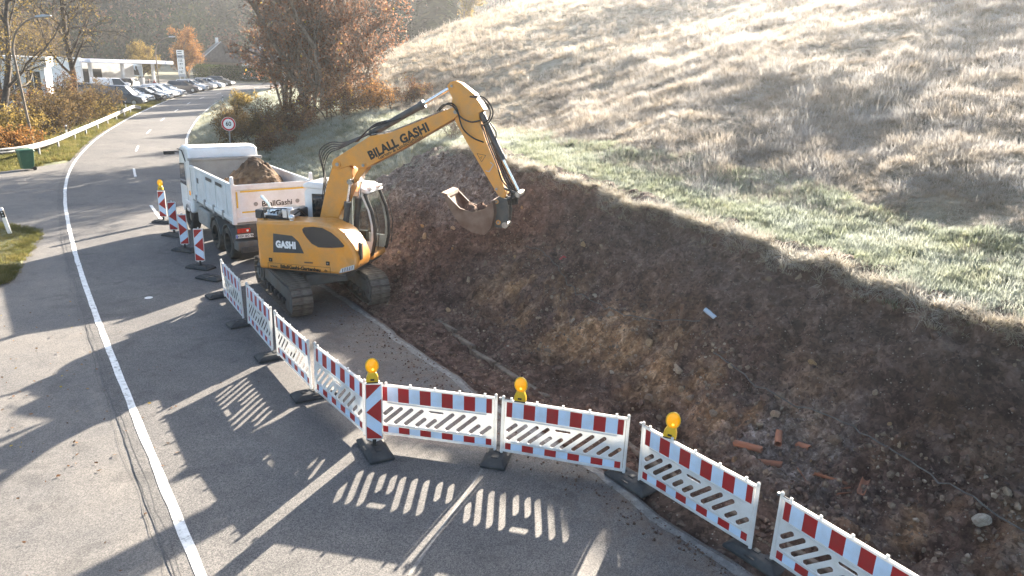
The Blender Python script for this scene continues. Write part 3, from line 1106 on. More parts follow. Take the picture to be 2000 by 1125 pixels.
M('tape_yellow', (0.78, 0.50, 0.04), (0.62, 0.42, 0.06), 9, 0.4)
M('tail_red', (0.42, 0.02, 0.015), (0.55, 0.06, 0.02), 12, 0.25)
M('plate_white', (0.75, 0.75, 0.74), None, rough=0.4)
M('plate_blue', (0.02, 0.06, 0.4), None, rough=0.4)
m, nt, b = new_mat('glass')
b.inputs['Base Color'].default_value = (0.78, 0.84, 0.84, 1)
b.inputs['Roughness'].default_value = 0.02
b.inputs['Transmission Weight'].default_value = 1.0
b.inputs['IOR'].default_value = 1.45
m, nt, b = new_mat('tinted_glass')
b.inputs['Base Color'].default_value = (0.018, 0.022, 0.026, 1)
b.inputs['Roughness'].default_value = 0.06
b.inputs['Coat Weight'].default_value = 0.6
m, nt, b = new_mat('lamp_glass')
b.inputs['Base Color'].default_value = (0.75, 0.76, 0.76, 1)
b.inputs['Roughness'].default_value = 0.1
b.inputs['Metallic'].default_value = 0.5
m, nt, b = new_mat('heap_soil')
tc = nt.nodes.new('ShaderNodeTexCoord').outputs['Object']
hs = ramp(nt, noise_fac(nt, 1.6, 8, 0.7, vec=tc), [(0.36, (0.04, 0.023, 0.014)), (0.5, (0.11, 0.064, 0.034)), (0.66, (0.22, 0.14, 0.072)), (0.8, (0.32, 0.22, 0.125))])
nt.links.new(hs, b.inputs['Base Color'])
b.inputs['Roughness'].default_value = 0.95
bump(nt, b, noise_fac(nt, 12, 8, 0.75, vec=tc), 1.0, 0.06)

# ------------------------------------------------------------------ excavator
exc = thing('excavator', 'orange-yellow tracked excavator with raised boom digging into the bank', 'excavator', (-5.2, 18.5, 0.02), R(-13))
UC = R(-44.3)


def track(side):
    Lh, rad, wid = 1.9, 0.38, 0.5
    y = side * 1.0
    fr_ = MB()
    fr_.prism([(-1.5, .22), (1.5, .22), (1.62, .38), (1.45, .56), (-1.45, .56), (-1.62, .38)], 'y', y - .13, y + .13)
    fr_.prism([(-1.1, .5), (1.1, .5), (1.0, .68), (-1.0, .68)], 'y', y - .09, y + .09)
    frame = fr_.build('track_frame', 'undercarriage_grey', exc, bevel=.02)
    frame.rotation_euler = (0, 0, UC)
    c = Lh - rad - .03
    for x, nm in ((c, 'idler'), (-c, 'sprocket')):
        w_ = MB().cyl((x, y - .17, .41), (x, y + .17, .41), .30, n=22)
        w_.cyl((x, y - .25, .41), (x, y + .25, .41), .13, n=16)
        w_.cyl((x, y - .215, .41), (x, y + .215, .41), .22, .22, n=18)
        w_.build(nm, 'undercarriage_grey', frame)
    for k in range(7):
        x = -1.1 + k * .366
        MB().cyl((x, y - .2, .17), (x, y + .2, .17), .09, n=12).build('roller', 'steel_dark', frame)
    MB().b2((c - .18, y + .235 * side - .012, .12), (c + .3, y + .235 * side + .012, .7)).build('guard_plate', 'undercarriage_grey', frame, bevel=.08)
    per = 4 * c + 2 * math.pi * rad
    n_ = 46
    sh = MB().box((0, 0, 0), (per / n_ - .012, wid, .028))
    sh.box((-.055, 0, .026), (.020, wid, .030)).box((.02, 0, .024), (.016, wid, .024)).box((.065, 0, .02), (.012, wid, .016))
    sh.box((0, .09, -.03), (.12, .04, .04)).box((0, -.09, -.03), (.12, .04, .04))
    sme = sh.mesh('track_shoe')
    for k in range(n_):
        d = per * k / n_
        if d < 2 * c:
            p, a = (c - d, .41 + rad), math.pi
        elif d < 2 * c + math.pi * rad:
            th = (d - 2 * c) / rad
            p, a = (-c - rad * math.sin(th), .41 + rad * math.cos(th)), math.pi - th
        elif d < 4 * c + math.pi * rad:
            p, a = (-c + d - 2 * c - math.pi * rad, .41 - rad), 0
        else:
            th = (d - 4 * c - math.pi * rad) / rad
            p, a = (c + rad * math.sin(th), .41 - rad * math.cos(th)), -th
        o = link('track_shoe', sme, 'track_steel', frame)
        o.location = (p[0], y, p[1])
        o.rotation_euler = (math.pi, a, 0)
    return frame


track(1)
track(-1)
uc = MB()
uc.prism([(-1.0, .50), (1.0, .50), (.55, .78), (-.55, .78)], 'x', -.55, .55)
uc.b2((-.75, -.55, .46), (.75, .55, .76))
cb = uc.build('car_body', 'undercarriage_grey', exc, bevel=.04)
cb.rotation_euler = (0, 0, UC)
MB().cyl((0, 0, .74), (0, 0, .94), .62, n=36).build('slewing_ring', 'steel_dark', exc)
dk = MB().b2((-1.15, -1.1, .88), (1.35, 1.1, .98))
dk.build('deck', 'steel_dark', exc, bevel=.02)
# counterweight: rounded tail
arc = [(1.60 * math.cos(a), 1.60 * math.sin(a) * .74) for a in np.linspace(R(104), R(256), 26)]
cw = MB()
rings = []
for z, k in ((.93, .965), (1.0, 1.0), (1.9, 1.0), (2.06, .985), (2.12, .955)):
    rings.append([(x * k, y * k, z) for x, y in arc])
cw.loft(rings)
cwo = cw.build('counterweight', 'digger_yellow', exc, angle=30)
for z in (1.25, 1.55):
    MB().tube([(x * 1.004, y * 1.004, z) for x, y in arc[15:24]], .006, 5).build('seam', 'letter_black', cwo)
# right hand housing with the sloping nose
prof = [(-1.02, .90), (1.22, .95), (1.66, 1.12), (1.71, 1.28), (1.70, 1.44), (1.58, 1.72), (1.36, 2.00), (1.08, 2.17), (.7, 2.22), (-.36, 2.17), (-1.05, 2.12)]
hs_ = MB().prism(prof, 'y', -1.18, -.40)
housing = hs_.build('side_housing', 'digger_yellow', exc, bevel=.075, seg=4, angle=50)
# engine bay and hood behind the cab
hd = MB().b2((-1.15, -.42, .95), (-.35, 1.05, 2.06))
hd.build('engine_hood', 'digger_yellow', exc, bevel=.05)
MB().b2((-.36, -.39, .95), (.25, .14, 1.9)).build('pump_bay', 'steel_dark', exc, bevel=.02)


def on_side(poly, name, mat, parent, d0=1.182, d1=1.190, bv=0.0):
    return MB().prism(poly, 'y', -d1, -d0).build(name, mat, parent, bevel=bv)


on_side([(.25, 2.02), (.31, 2.08), (.55, 2.11), (.79, 2.10), (1.03, 2.00), (1.22, 1.86), (1.37, 1.70), (1.33, 1.66), (1.03, 1.62), (.67, 1.60), (.49, 1.68), (.35, 1.83), (.27, 1.94)], 'side_window', 'tinted_glass', housing)
on_side([(-.56, 1.85), (-.04, 1.83), (.13, 1.69), (.26, 1.41), (-.59, 1.36)], 'logo_panel', 'dark_panel', housing)
lettering('GASHI', .235, 'letter_white', housing, (-.225, -1.194, 1.58), (1, 0, .03), (0, 0, 1), .014, .002, sx=.80, spacing=1.06)
for x, z in ((-.68, 1.16), (.9, 1.21)):
    on_side([(x - .05, z - .05), (x + .05, z - .05), (x + .05, z + .05), (x - .05, z + .05)], 'latch', 'letter_black', housing, 1.178, 1.194, .01)
    MB().cyl((x, -1.190, z), (x, -1.199, z), .02, n=10).build('lock', 'pin_steel', housing)
on_side([(.26, 1.16), (.49, 1.17), (.49, 1.205), (.26, 1.195)], 'recess_grip', 'rust_steel', housing)
on_side([(-.76, 1.075), (.96, 1.105), (.96, 1.110), (-.76, 1.080)], 'seam', 'letter_black', housing)
on_side([(-.763, .92), (-.757, .92), (-.757, 1.08), (-.763, 1.08)], 'seam', 'letter_black', housing)
on_side([(.957, .95), (.963, .95), (.963, 1.11), (.957, 1.11)], 'seam', 'letter_black', housing)
lettering('www.', .095, 'letter_black', housing, (-.59, -1.186, 1.000), (1, 0, .02), (0, 0, 1), .001, .002)
lettering('BilallGashi-Gartenbau', .128, 'letter_black', housing, (.14, -1.186, 1.012), (1, 0, .02), (0, 0, 1), .0055, .002)
lettering('.de', .085, 'letter_black', housing, (.83, -1.186, 1.02), (1, 0, .02), (0, 0, 1), .001, .002)
# grille at the nose, rounded lamp and mirror
gr = MB().prism([(1.20, .985), (1.60, 1.12), (1.62, 1.25), (1.26, 1.115)], 'y', -1.192, -1.15)
gro = gr.build('nose_grille', 'lamp_glass', housing)
for k in range(5):
    x = 1.28 + k * .065
    MB().prism([(x, 1.02 + k * .024), (x + .02, 1.03 + k * .024), (x + .035, 1.12 + k * .024), (x + .015, 1.11 + k * .024)], 'y', -1.197, -1.19).build('grille_bar', 'steel_dark', housing)
mi = MB().b2((1.66, -1.06, 1.33), (1.73, -.90, 1.78))
mi.build('mirror', 'black_plastic', exc, bevel=.03)
MB().tube([(1.58, -.98, 1.15), (1.68, -.98, 1.2), (1.69, -.98, 1.36)], .018, 8).cyl((1.6, -.9, 1.18), (1.6, -1.05, 1.18), .05, n=12).build('mirror_arm', 'steel_dark', exc)
wl = MB().cyl((-.13, -1.0, 2.16), (-.13, -1.0, 2.22), .055, n=14)
wl.ball((-.13, -1.0, 2.26), (.085, .085, .07), 14, 8)
wl.build('work_light', 'lamp_glass', exc)
# engine dressing on top of the tail
en = MB().b2((-1.30, -.78, 2.10), (-1.02, -.35, 2.33))
en.b2((-.95, -.2, 2.05), (-.35, .35, 2.30))
en.build('air_filter', 'steel_dark', exc, bevel=.03)
mf = MB().cyl((-.98, -.66, 2.30), (-.28, -.66, 2.36), .085, n=14)
mf.b2((-1.0, -.86, 2.17), (-.62, -.52, 2.27))
mf.b2((-.42, -.95, 2.20), (-.20, -.45, 2.42))
mf.build('exhaust_box', 'lamp_glass', exc, bevel=.015)
fl = MB()
for k in range(9):
    x0 = -1.1 + k * .11
    fl.tube([(x0, -.85, 2.16), (x0 + .05, -.8, 2.32 + .05 * math.sin(k * 2.1)), (x0 + .14, -.6 + .1 * math.cos(k), 2.38), (x0 + .2, -.4, 2.2)], .018, 6)
fl.b2((-.9, -.95, 2.16), (-.2, -.9, 2.24))
fl.build('engine_pipes', 'hose', exc)
MB().tube([(-1.32, -.42, 2.62), (-1.12, -.42, 2.44), (-1.05, -.42, 2.2)], .035, 8).build('tail_pipe', 'lamp_glass', exc)
# handrail
MB().tube([(-.9, -1.0, 2.15), (-.9, -1.0, 2.44), (-.25, -1.0, 2.47), (-.25, -1.0, 2.2)], .014, 8).build('handrail', 'steel_dark', exc)

# cab -------------------------------------------------------------
cab_out = [(-.42, 1.0), (1.30, .98), (1.46, 1.12), (1.545, 1.5), (1.54, 1.9), (1.46, 2.3), (1.28, 2.72), (1.18, 2.80), (-.30, 2.84), (-.42, 2.7)]
win_a = [(.50, 1.55), (1.43, 1.50), (1.455, 1.7), (1.44, 2.0), (1.36, 2.35), (1.20, 2.68), (.50, 2.70)]
win_b = [(-.22, 1.75), (.36, 1.70), (.36, 2.68), (-.22, 2.66)]
for y0, y1 in ((.20, .245), (1.10, 1.145)):
    s_ = MB().plate(cab_out, [win_a, win_b], y0, y1).build('cab_side', 'cab_white', exc)
    ym = (y0 + y1) / 2
    MB().prism(win_a, 'y', ym - .004, ym + .004).build('side_glass', 'glass', s_)
    MB().prism(win_b, 'y', ym - .0035, ym + .0035).build('rear_side_glass', 'tinted_glass', s_)
fp = [(1.335, 1.06), (1.47, 1.18), (1.55, 1.55), (1.55, 1.92), (1.47, 2.32), (1.29, 2.74)]
for y in (.215, 1.13):
    pb = MB()
    for i in range(len(fp) - 1):
        a_, b_ = Vector((fp[i][0], y, fp[i][1])), Vector((fp[i + 1][0], y, fp[i + 1][1]))
        pb.cyl(a_ - (b_ - a_) * .04, b_ + (b_ - a_) * .04, .048, n=8)
    pb.build('front_pillar', 'black_plastic', exc)
ws = MB()
ws.loft([[(x + .01, .25, z) for x, z in fp[1:]] + [(x - .002, .25, z) for x, z in fp[1:][::-1]], [(x + .01, 1.09, z) for x, z in fp[1:]] + [(x - .002, 1.09, z) for x, z in fp[1:][::-1]]])
ws.build('windscreen', 'glass', exc)
MB().b2((1.1, .25, 1.0), (1.47, 1.09, 1.17)).build('cab_nose', 'digger_yellow', exc, bevel=.04)
MB().b2((-.42, .25, 1.0), (1.1, 1.09, 1.12)).build('cab_floor', 'steel_dark', exc)
MB().b2((-.41, .25, 1.13), (-.37, 1.09, 2.72)).build('cab_back', 'cab_white', exc)
rf = MB().prism([(-.45, 2.80), (1.24, 2.78), (1.40, 2.76), (1.36, 2.86), (1.15, 2.95), (-.30, 2.97), (-.45, 2.9)], 'y', .16, 1.18)
rfo = rf.build('cab_roof', 'cab_white', exc, bevel=.04, seg=3)
MB().b2((.2, .4, 2.965), (.9, .95, 2.985)).build('roof_hatch', 'cab_white', rfo, bevel=.01)
st = MB().b2((.1, .45, 1.15), (.65, .9, 1.55)).prism([(.05, 1.5), (.25, 1.5), (.05, 2.35), (-.08, 2.35)], 'y', .45, .9)
st.build('seat', 'black_plastic', exc, bevel=.05)
MB().b2((1.0, .32, 1.15), (1.25, .5, 1.75)).cyl((.95, .65, 1.15), (.8, .65, 1.7), .02, n=8).build('console', 'black_plastic', exc, bevel=.02)
for y in (.22, 1.12):
    MB().tube([(1.62, y, 1.3), (1.68, y, 1.9), (1.56, y, 2.5)], .014, 6).build('guard_bar', 'black_plastic', exc)
for y in (.3, .85):
    MB().b2((1.30, y, 2.84), (1.42, y + .2, 2.92)).build('roof_lamp', 'lamp_glass', exc, bevel=.015)

# boom ------------------------------------------------------------
BY0, BY1 = -.36, .05
low_boom = [(.05, 1.35), (.26, 2.05), (.3, 2.25), (.52, 3.05), (.68, 3.48), (.84, 3.68), (1.0, 3.66), (1.20, 3.48), (1.25, 3.2), (1.20, 3.0), (1.03, 2.65), (.73, 2.04), (.55, 1.35)]
up_boom = [(.68, 3.56), (.73, 3.67), (.92, 3.79), (1.74, 4.3), (2.0, 4.34), (2.26, 4.41), (3.08, 4.74), (3.85, 5.08), (4.0, 5.04), (4.02, 4.93), (3.9, 4.82), (2.52, 4.0), (1.94, 3.69), (1.58, 3.50), (1.40, 3.50), (1.2, 3.55), (.86, 3.42), (.72, 3.45)]
stick = [(3.68, 5.55), (3.75, 5.64), (3.88, 5.67), (4.02, 5.62), (4.35, 5.39), (4.60, 5.04), (4.46, 4.96), (4.50, 4.73), (4.66, 4.31), (4.88, 3.85), (5.19, 3.11), (5.12, 2.99), (4.98, 3.07), (4.55, 3.71), (4.17, 4.29), (3.89, 4.75), (3.79, 5.11), (3.81, 5.28), (3.73, 5.43)]
lb = MB().prism(low_boom, 'y', BY0 + .02, BY1 - .02).build('boom_base', 'digger_yellow', exc, bevel=.02)
ub = MB().prism(up_boom, 'y', BY0, BY1).build('boom', 'digger_yellow', exc, bevel=.018)
sk = MB().prism(stick, 'y', BY0 + .05, BY1 - .05).build('stick', 'digger_yellow', exc, bevel=.016)


def pin(x, z, y0, y1, r, parent):
    MB().cyl((x, y0, z), (x, y1, z), r, n=16).build('pin_boss', 'digger_yellow', parent, bevel=.006)
    MB().cyl((x, y0 - .012, z), (x, y1 + .012, z), r * .55, n=14).build('pin', 'pin_steel', parent)


for x, z, r in ((.85, 3.56, .085), (1.55, 3.58, .07), (1.24, 3.17, .075)):
    pin(x, z, BY0 - .03, BY1 + .03, r, lb if z < 3.5 else ub)
pin(3.92, 4.97, BY0 - .03, BY1 + .03, .085, ub)
pin(3.80, 5.55, BY0 + .03, BY1 - .03, .06, sk)
pin(4.95, 3.22, BY0 + .02, BY1 - .02, .06, sk)
# adjusting link between boom base and boom
MB().prism([(1.17, 3.12), (1.30, 3.10), (1.62, 3.52), (1.55, 3.62), (1.44, 3.58)], 'y', BY0 + .06, BY1 - .06).build('link_arm', 'digger_yellow', exc, bevel=.012)


def ram(p0, pg, p1, rb, rr_, y, name='cylinder'):
    p0, pg, p1 = [Vector((p[0], y, p[1])) for p in (p0, pg, p1)]
    c_ = MB().cyl(p0, pg, rb, n=16)
    d = (pg - p0).normalized()
    c_.cyl(pg - d * .10, pg + d * .03, rb * 1.18, n=16)
    c_.cyl(p0 - Vector((0, rb * 1.05, 0)), p0 + Vector((0, rb * 1.05, 0)), rb * .95, n=14)
    o_ = c_.build(name, 'steel_dark', exc)
    MB().cyl(pg, p1, rr_, n=14).build('rod', 'chrome', o_)
    MB().cyl(p1 - Vector((0, rb, 0)), p1 + Vector((0, rb, 0)), rr_ * 1.6, n=14).build('rod_eye', 'pin_steel', o_)
    return o_


ram((1.72, 4.36), (3.04, 5.10), (3.80, 5.55), .085, .045, -.155, 'stick_cylinder')
ram((4.50, 4.93), (5.03, 3.92), (5.48, 3.13), .075, .04, -.155, 'bucket_cylinder')
for y in (-.47, .16):
    ram((1.0, 1.45), (1.14, 2.62), (1.235, 3.17), .075, .042, y, 'lift_cylinder')
# steel pipes on the boom and rubber hoses
pp = MB()
for k, y in enumerate((-.30, -.24, -.06, 0.0)):
    pp.tube([(1.75, y, 4.33), (2.3, y, 4.45), (3.05, y, 4.76), (3.6, y, 5.0)], .014, 6)
pp.box((2.1, -.15, 4.40), (.03, .36, .05)).box((3.05, -.15, 4.77), (.03, .36, .05))
pp.build('hydraulic_pipes', 'galvanised', exc)


def hoses(name, paths, r=.019):
    h = MB()
    for pth in paths:
        P_ = np.array(pth, float)
        d_ = np.r_[0, np.cumsum(np.linalg.norm(np.diff(P_, axis=0), axis=1))]
        Q = np.vstack([2 * P_[0] - P_[1], P_, 2 * P_[-1] - P_[-2]])
        out_ = []
        for i in range(1, len(Q) - 2):
            for k in range(6):
                u = k / 6
                p0, p1, p2, p3 = Q[i - 1:i + 3]
                out_.append(.5 * (2 * p1 + (p2 - p0) * u + (2 * p0 - 5 * p1 + 4 * p2 - p3) * u * u + (3 * p1 - p0 - 3 * p2 + p3) * u ** 3))
        out_.append(P_[-1])
        h.tube(out_, r, 6)
    return h.build(name, 'hose', exc)


hoses('elbow_hoses', [[(.35 + .04 * k, -.30 + .07 * k, 2.6), (.42 - .03 * k, -.30 + .07 * k, 3.1 + .04 * k), (.46 - .07 * k, -.3 + .07 * k, 3.5 + .07 * k), (.62 - .035 * k, -.3 + .07 * k, 3.82 + .055 * k), (.95, -.28 + .06 * k, 3.97 + .03 * k), (1.75, -.28 + .06 * k, 4.37 + .012 * k)] for k in range(5)], .015)
hoses('boom_hoses', [[(1.3, -.28 + .07 * k, 4.12), (1.7, -.28 + .07 * k, 4.46 + .03 * k), (2.05, -.25 + .05 * k, 4.60 + .03 * k), (2.5, -.22 + .04 * k, 4.75)] for k in range(3)], .015)
hoses('stick_hoses', [[(3.45, -.34, 4.96), (3.62, -.37, 5.12), (3.85, -.39, 5.10), (4.05, -.39, 4.86), (4.30, -.39, 4.76), (4.52, -.36, 4.80)],
                      [(3.5, -.34, 4.98), (3.75, -.38, 5.16), (3.95, -.40, 5.06), (4.10, -.40, 4.62), (4.35, -.38, 4.40), (4.60, -.3, 4.30)],
                      [(4.25, -.34, 5.33), (4.55, -.34, 5.28), (4.74, -.33, 5.05), (4.70, -.3, 4.82), (4.55, -.28, 4.75)],
                      [(4.32, -.30, 5.36), (4.60, -.28, 5.30), (4.80, -.28, 5.02), (4.72, -.28, 4.78), (4.56, -.25, 4.68)],
                      [(4.72, -.22, 4.75), (4.86, -.2, 4.55), (4.84, -.2, 4.35), (4.70, -.2, 4.25)]])
hoses('stick_front_hoses', [[(4.54 + .03 * k, -.30 + .06 * k, 4.72), (4.70 + .03 * k, -.30 + .06 * k, 4.30), (4.93 + .03 * k, -.30 + .06 * k, 3.80), (5.08 + .05 * k, -.30 + .06 * k, 3.42), (5.30 + .02 * k, -.30 + .06 * k, 3.18), (5.30 + .03 * k, -.30 + .05 * k, 2.85)] for k in range(5)], .021)
tr_ = MB().tube([(4.78, -.325, 3.84), (4.86, -.345, 3.80), (4.76, -.345, 3.62), (4.67, -.325, 3.64)], .012, 6)
tr_.build('step_bracket', 'lamp_glass', exc)
tri = MB()
for a_, b_ in (((4.44, 4.03), (4.66, 4.00)), ((4.66, 4.00), (4.56, 3.84)), ((4.56, 3.84), (4.44, 4.03))):
    d = Vector((b_[0] - a_[0], 0, b_[1] - a_[1]))
    tri.cyl((a_[0], -.312, a_[1]), (b_[0], -.312, b_[1]), .006, n=5)
tri.tube([(4.52, -.313, 3.93), (4.57, -.313, 3.97), (4.55, -.313, 3.91)], .006, 5)
tri.build('warning_triangle', 'letter_black', sk)
ux, uz = Vector((1.44, 0, .74)).normalized(), Vector((-.74, 0, 1.44)).normalized()
lettering('BILALL GASHI', .285, 'letter_black', ub, (2.47, BY0 - .004, 4.20), ux, uz, .013, .002, sx=.97, spacing=1.04)
lettering('Garten- & Landschaftsbau', .125, 'letter_black', ub, (2.52, BY0 - .004, 4.075), Vector((1.44, 0, .765)), Vector((-.765, 0, 1.44)), .002, .002)

# quick hitch and bucket -------------------------------------------
hp = [(4.81, 2.88), (5.0, 3.04), (5.21, 3.0), (5.27, 2.71), (5.25, 2.42), (5.15, 2.29), (4.94, 2.29), (4.88, 2.6)]
hc = MB().prism(hp, 'y', -.34, -.30).prism(hp, 'y', .0, .04).prism([(4.86, 2.5), (5.2, 2.5), (5.2, 2.8), (4.88, 2.85)], 'y', -.30, 0.0)
hco = hc.build('quick_hitch', 'steel_dark', exc, bevel=.01)
pin(5.02, 2.42, -.36, .06, .06, hco)
MB().cyl((5.18, -.35, 2.36), (5.18, .05, 2.36), .075, n=14).build('hook', 'pin_steel', hco)
pin(4.96, 2.92, -.36, .06, .055, hco)
for y in (-.28, -.03):
    MB().cyl((5.48, y, 3.13), (5.12, y, 2.93), .035, n=10).cyl((5.48, y, 3.13), (5.02, y, 3.28), .03, n=10).build('tipping_link', 'steel_dark', exc)
MB().cyl((5.48, -.36, 3.13), (5.48, .06, 3.13), .07, n=14).build('link_pin', 'pin_steel', exc)
oa = [(3.70, 3.06), (3.75, 2.90), (3.96, 2.55), (4.17, 2.29), (4.46, 2.16), (4.74, 2.13), (4.90, 2.30), (4.97, 2.66), (4.93, 2.97)]
ia = [(3.79, 3.04), (3.80, 2.91), (3.99, 2.58), (4.19, 2.33), (4.46, 2.20), (4.72, 2.17), (4.86, 2.32), (4.93, 2.66), (4.89, 2.97)]
bk = MB()
bk.prism(oa + ia[::-1], 'y', -.56, .26)
rim = [(3.80, 3.03), (4.12, 2.74), (4.43, 2.66), (4.72, 2.76), (4.91, 2.96)]
bk.prism(oa[1:] + rim[::-1][1:], 'y', -.585, -.561).prism(oa[1:] + rim[::-1][1:], 'y', .261, .285)
bko = bk.build('bucket', 'rust_steel', exc)
MB().prism([(3.66, 3.09), (3.72, 3.0), (3.82, 2.98), (3.80, 3.06)], 'y', -.59, .29).build('cutting_edge', 'rust_steel', bko)
bl_ = MB().ball((4.44, -.15, 2.58), (.40, .39, .20), 20, 10, Matrix.Rotation(R(4), 3, 'Y'))
bl_.v = [(x + random.uniform(-.02, .02), y, z + .07 * math.sin(x * 17 + y * 9) + random.uniform(-.025, .025)) for x, y, z in bl_.v]
tag(bl_.build('soil_load', 'soil', exc), 'dark soil heaped in the bucket')

# ------------------------------------------------------------------ tipper truck
trk = thing('tipper_truck', 'white three-axle tipper truck parked on the road behind the excavator', 'truck', (-7.39, 21.72, 0.02), R(127.5))
# bed
side = MB()
for s in (-1, 1):
    sb = MB().b2((.06, s * 1.225 - .04 * s, 1.32), (4.72, s * 1.225, 2.40))
    so = sb.build('bed_side', 'truck_white', trk, bevel=.012)
    MB().b2((.04, s * 1.245, 2.37), (4.74, s * 1.155, 2.45)).build('top_rail', 'truck_white', so, bevel=.015)
    for k in range(4):
        x = 1.0 + k * 1.03
        MB().prism([(x - .10, 1.25), (x + .10, 1.25), (x + .05, 1.52), (x - .05, 1.52)], 'y', s * 1.226, s * 1.275).build('hinge', 'body_grey', so)
    MB().b2((.06, s * 1.226, 1.32), (4.72, s * 1.262, 1.45)).build('lower_rail', 'truck_white', so, bevel=.01)
    if s == 1:
        for x0, x1 in ((1.0, 1.62), (2.1, 2.72)):
            MB().b2((x0, 1.2465, 2.22), (x1, 1.256, 2.32)).build('reflector_bar', 'dark_panel', so)
        MB().b2((3.75, 1.2265, 1.95), (3.95, 1.235, 2.12)).build('sticker', 'dark_panel', so)
        for x in (.6, 1.75, 2.9, 4.0):
            MB().b2((x - .025, 1.2265, 1.46), (x + .025, 1.252, 2.36)).build('rib', 'truck_white', so, bevel=.006)
fw = MB().b2((4.72, -1.225, 1.3), (4.80, 1.225, 2.60))
fwo = fw.build('bed_front', 'body_grey', trk, bevel=.01)
MB().b2((4.68, -1.26, 2.58), (4.84, 1.26, 2.68)).build('front_cap', 'body_grey', fwo, bevel=.02)
tg = MB().b2((0, -1.16, 1.36), (.06, 1.16, 2.40))
tgo = tg.build('tailgate', 'truck_white', trk, bevel=.012)
MB().b2((-.035, -1.20, 2.27), (.0, 1.20, 2.43)).build('tailgate_rail', 'truck_white', tgo, bevel=.012)
MB().b2((-.025, -1.20, 1.30), (.0, 1.20, 1.42)).build('tailgate_rail', 'truck_white', tgo, bevel=.012)
for y in (-1.02, 1.02):
    pass
MB().b2((-.006, -1.12, 2.195), (-.002, .99, 2.245)).build('yellow_tape', 'tape_yellow', tgo)
MB().b2((-.006, -1.12, 1.575), (-.002, .97, 1.62)).build('yellow_tape', 'tape_yellow', tgo)
MB().b2((-.006, 1.07, 1.74), (-.002, 1.12, 2.22)).build('yellow_tape', 'tape_yellow', tgo)
lettering('BilallGashi', .23, 'letter_black', tgo, (-.005, -.1, 1.80), (0, -1, 0), (0, 0, 1), .004, .002)
for y in (.55, -.74):
    MB().cyl((-.007, y, 1.82), (-.002, y, 1.82), .065, n=18).build('round_emblem', 'body_grey', tgo)
for y in (-1.21, 1.21):
    MB().b2((-.06, y - .06, 1.25), (.08, y + .06, 2.46)).prism([(-.06, 2.46), (.12, 2.46), (.06, 2.68), (-.02, 2.66)], 'y', y - .045, y + .045).build('corner_post', 'truck_white', trk, bevel=.012)
MB().b2((.02, -1.2, 1.22), (4.78, 1.2, 1.33)).build('bed_floor', 'body_grey', trk)
# chassis, lights, plate
ch = MB().b2((.1, -.45, .75), (6.2, -.30, 1.05)).b2((.1, .30, .75), (6.2, .45, 1.05)).b2((.1, -.9, .95), (.3, .9, 1.15))
ch.build('chassis', 'steel_dark', trk)
MB().b2((-.02, .55, .80), (.12, 1.18, 1.22)).b2((-.02, -1.18, .80), (.12, -.55, 1.22)).build('rear_bracket', 'steel_dark', trk, bevel=.01)
for s in (-1, 1):
    lo_ = MB().b2((-.05, s * .78, .98), (-.02, s * 1.17, 1.12)).build('tail_light', 'tail_red', trk, bevel=.01)
    MB().cyl((-.058, s * .87, 1.05), (-.05, s * .87, 1.05), .035, n=12).build('reflector', 'plate_white', lo_)
npl = MB().b2((-.05, .70, .83), (-.035, 1.22, .94)).build('number_plate', 'plate_white', trk)
lettering('KEH BG 96', .098, 'letter_black', npl, (-.053, .93, .885), (0, -1, 0), (0, 0, 1), .002, .001)
MB().b2((-.0525, 1.17, .835), (-.051, 1.215, .935)).build('country_band', 'plate_blue', npl)
MB().b2((-.12, -1.1, .38), (-.02, 1.1, .55)).build('underrun_bar', 'steel_dark', trk, bevel=.015)
MB().b2((-.05, .45, .42), (.6, 1.18, .72)).build('toolbox', 'undercarriage_grey', trk, bevel=.02)


def wheel(x, y, parent, r=.51, w=.30, dual=True):
    s = 1 if y > 0 else -1
    prof_ = [(r * .62, -w / 2), (r * .90, -w / 2), (r * .98, -w * .38), (r, -w * .2), (r, w * .2), (r * .98, w * .38), (r * .90, w / 2), (r * .62, w / 2)]
    t_ = MB()
    t_.loft([[(x + a * math.cos(th), y + b_, .0 + r + a * math.sin(th)) for a, b_ in prof_] for th in np.linspace(0, 2 * math.pi, 33)], caps=False)
    to = t_.build('tyre', 'tyre', parent)
    q = MB()
    yf = y + s * w * (.12 if not dual else -.18)
    q.cyl((x, y - s * w * .45, r), (x, yf, r), r * .62, r * .6, n=24)
    q.cyl((x, yf, r), (x, yf + s * .06, r), r * .30, r * .26, n=16)
    q.build('rim', 'rim_grey', to)
    for k in range(8):
        a = k * math.pi / 4
        MB().cyl((x + .19 * math.cos(a), yf, r + .19 * math.sin(a)), (x + .19 * math.cos(a), yf + s * .03, r + .19 * math.sin(a)), .018, n=6).build('wheel_nut', 'pin_steel', to)


for x in (.85, 2.20, 5.55):
    for y in (1.07, -1.07):
        wheel(x, y, trk, dual=x < 5)
for s in (-1, 1):
    fd = MB()
    for xc in (.85, 2.20):
        a = [(xc + .60 * math.cos(t), .51 + .60 * math.sin(t)) for t in np.linspace(R(12), R(168), 14)]
        a2 = [(xc + .57 * math.cos(t), .51 + .57 * math.sin(t)) for t in np.linspace(R(168), R(12), 14)]
        fd.prism(a + a2, 'y', s * .85, s * 1.23)
    fd.build('mudguard', 'undercarriage_grey', trk)
    MB().b2((3.15, s * .60, .48), (4.45, s * 1.18, 1.08)).build('side_tank', 'body_grey', trk, bevel=.08)
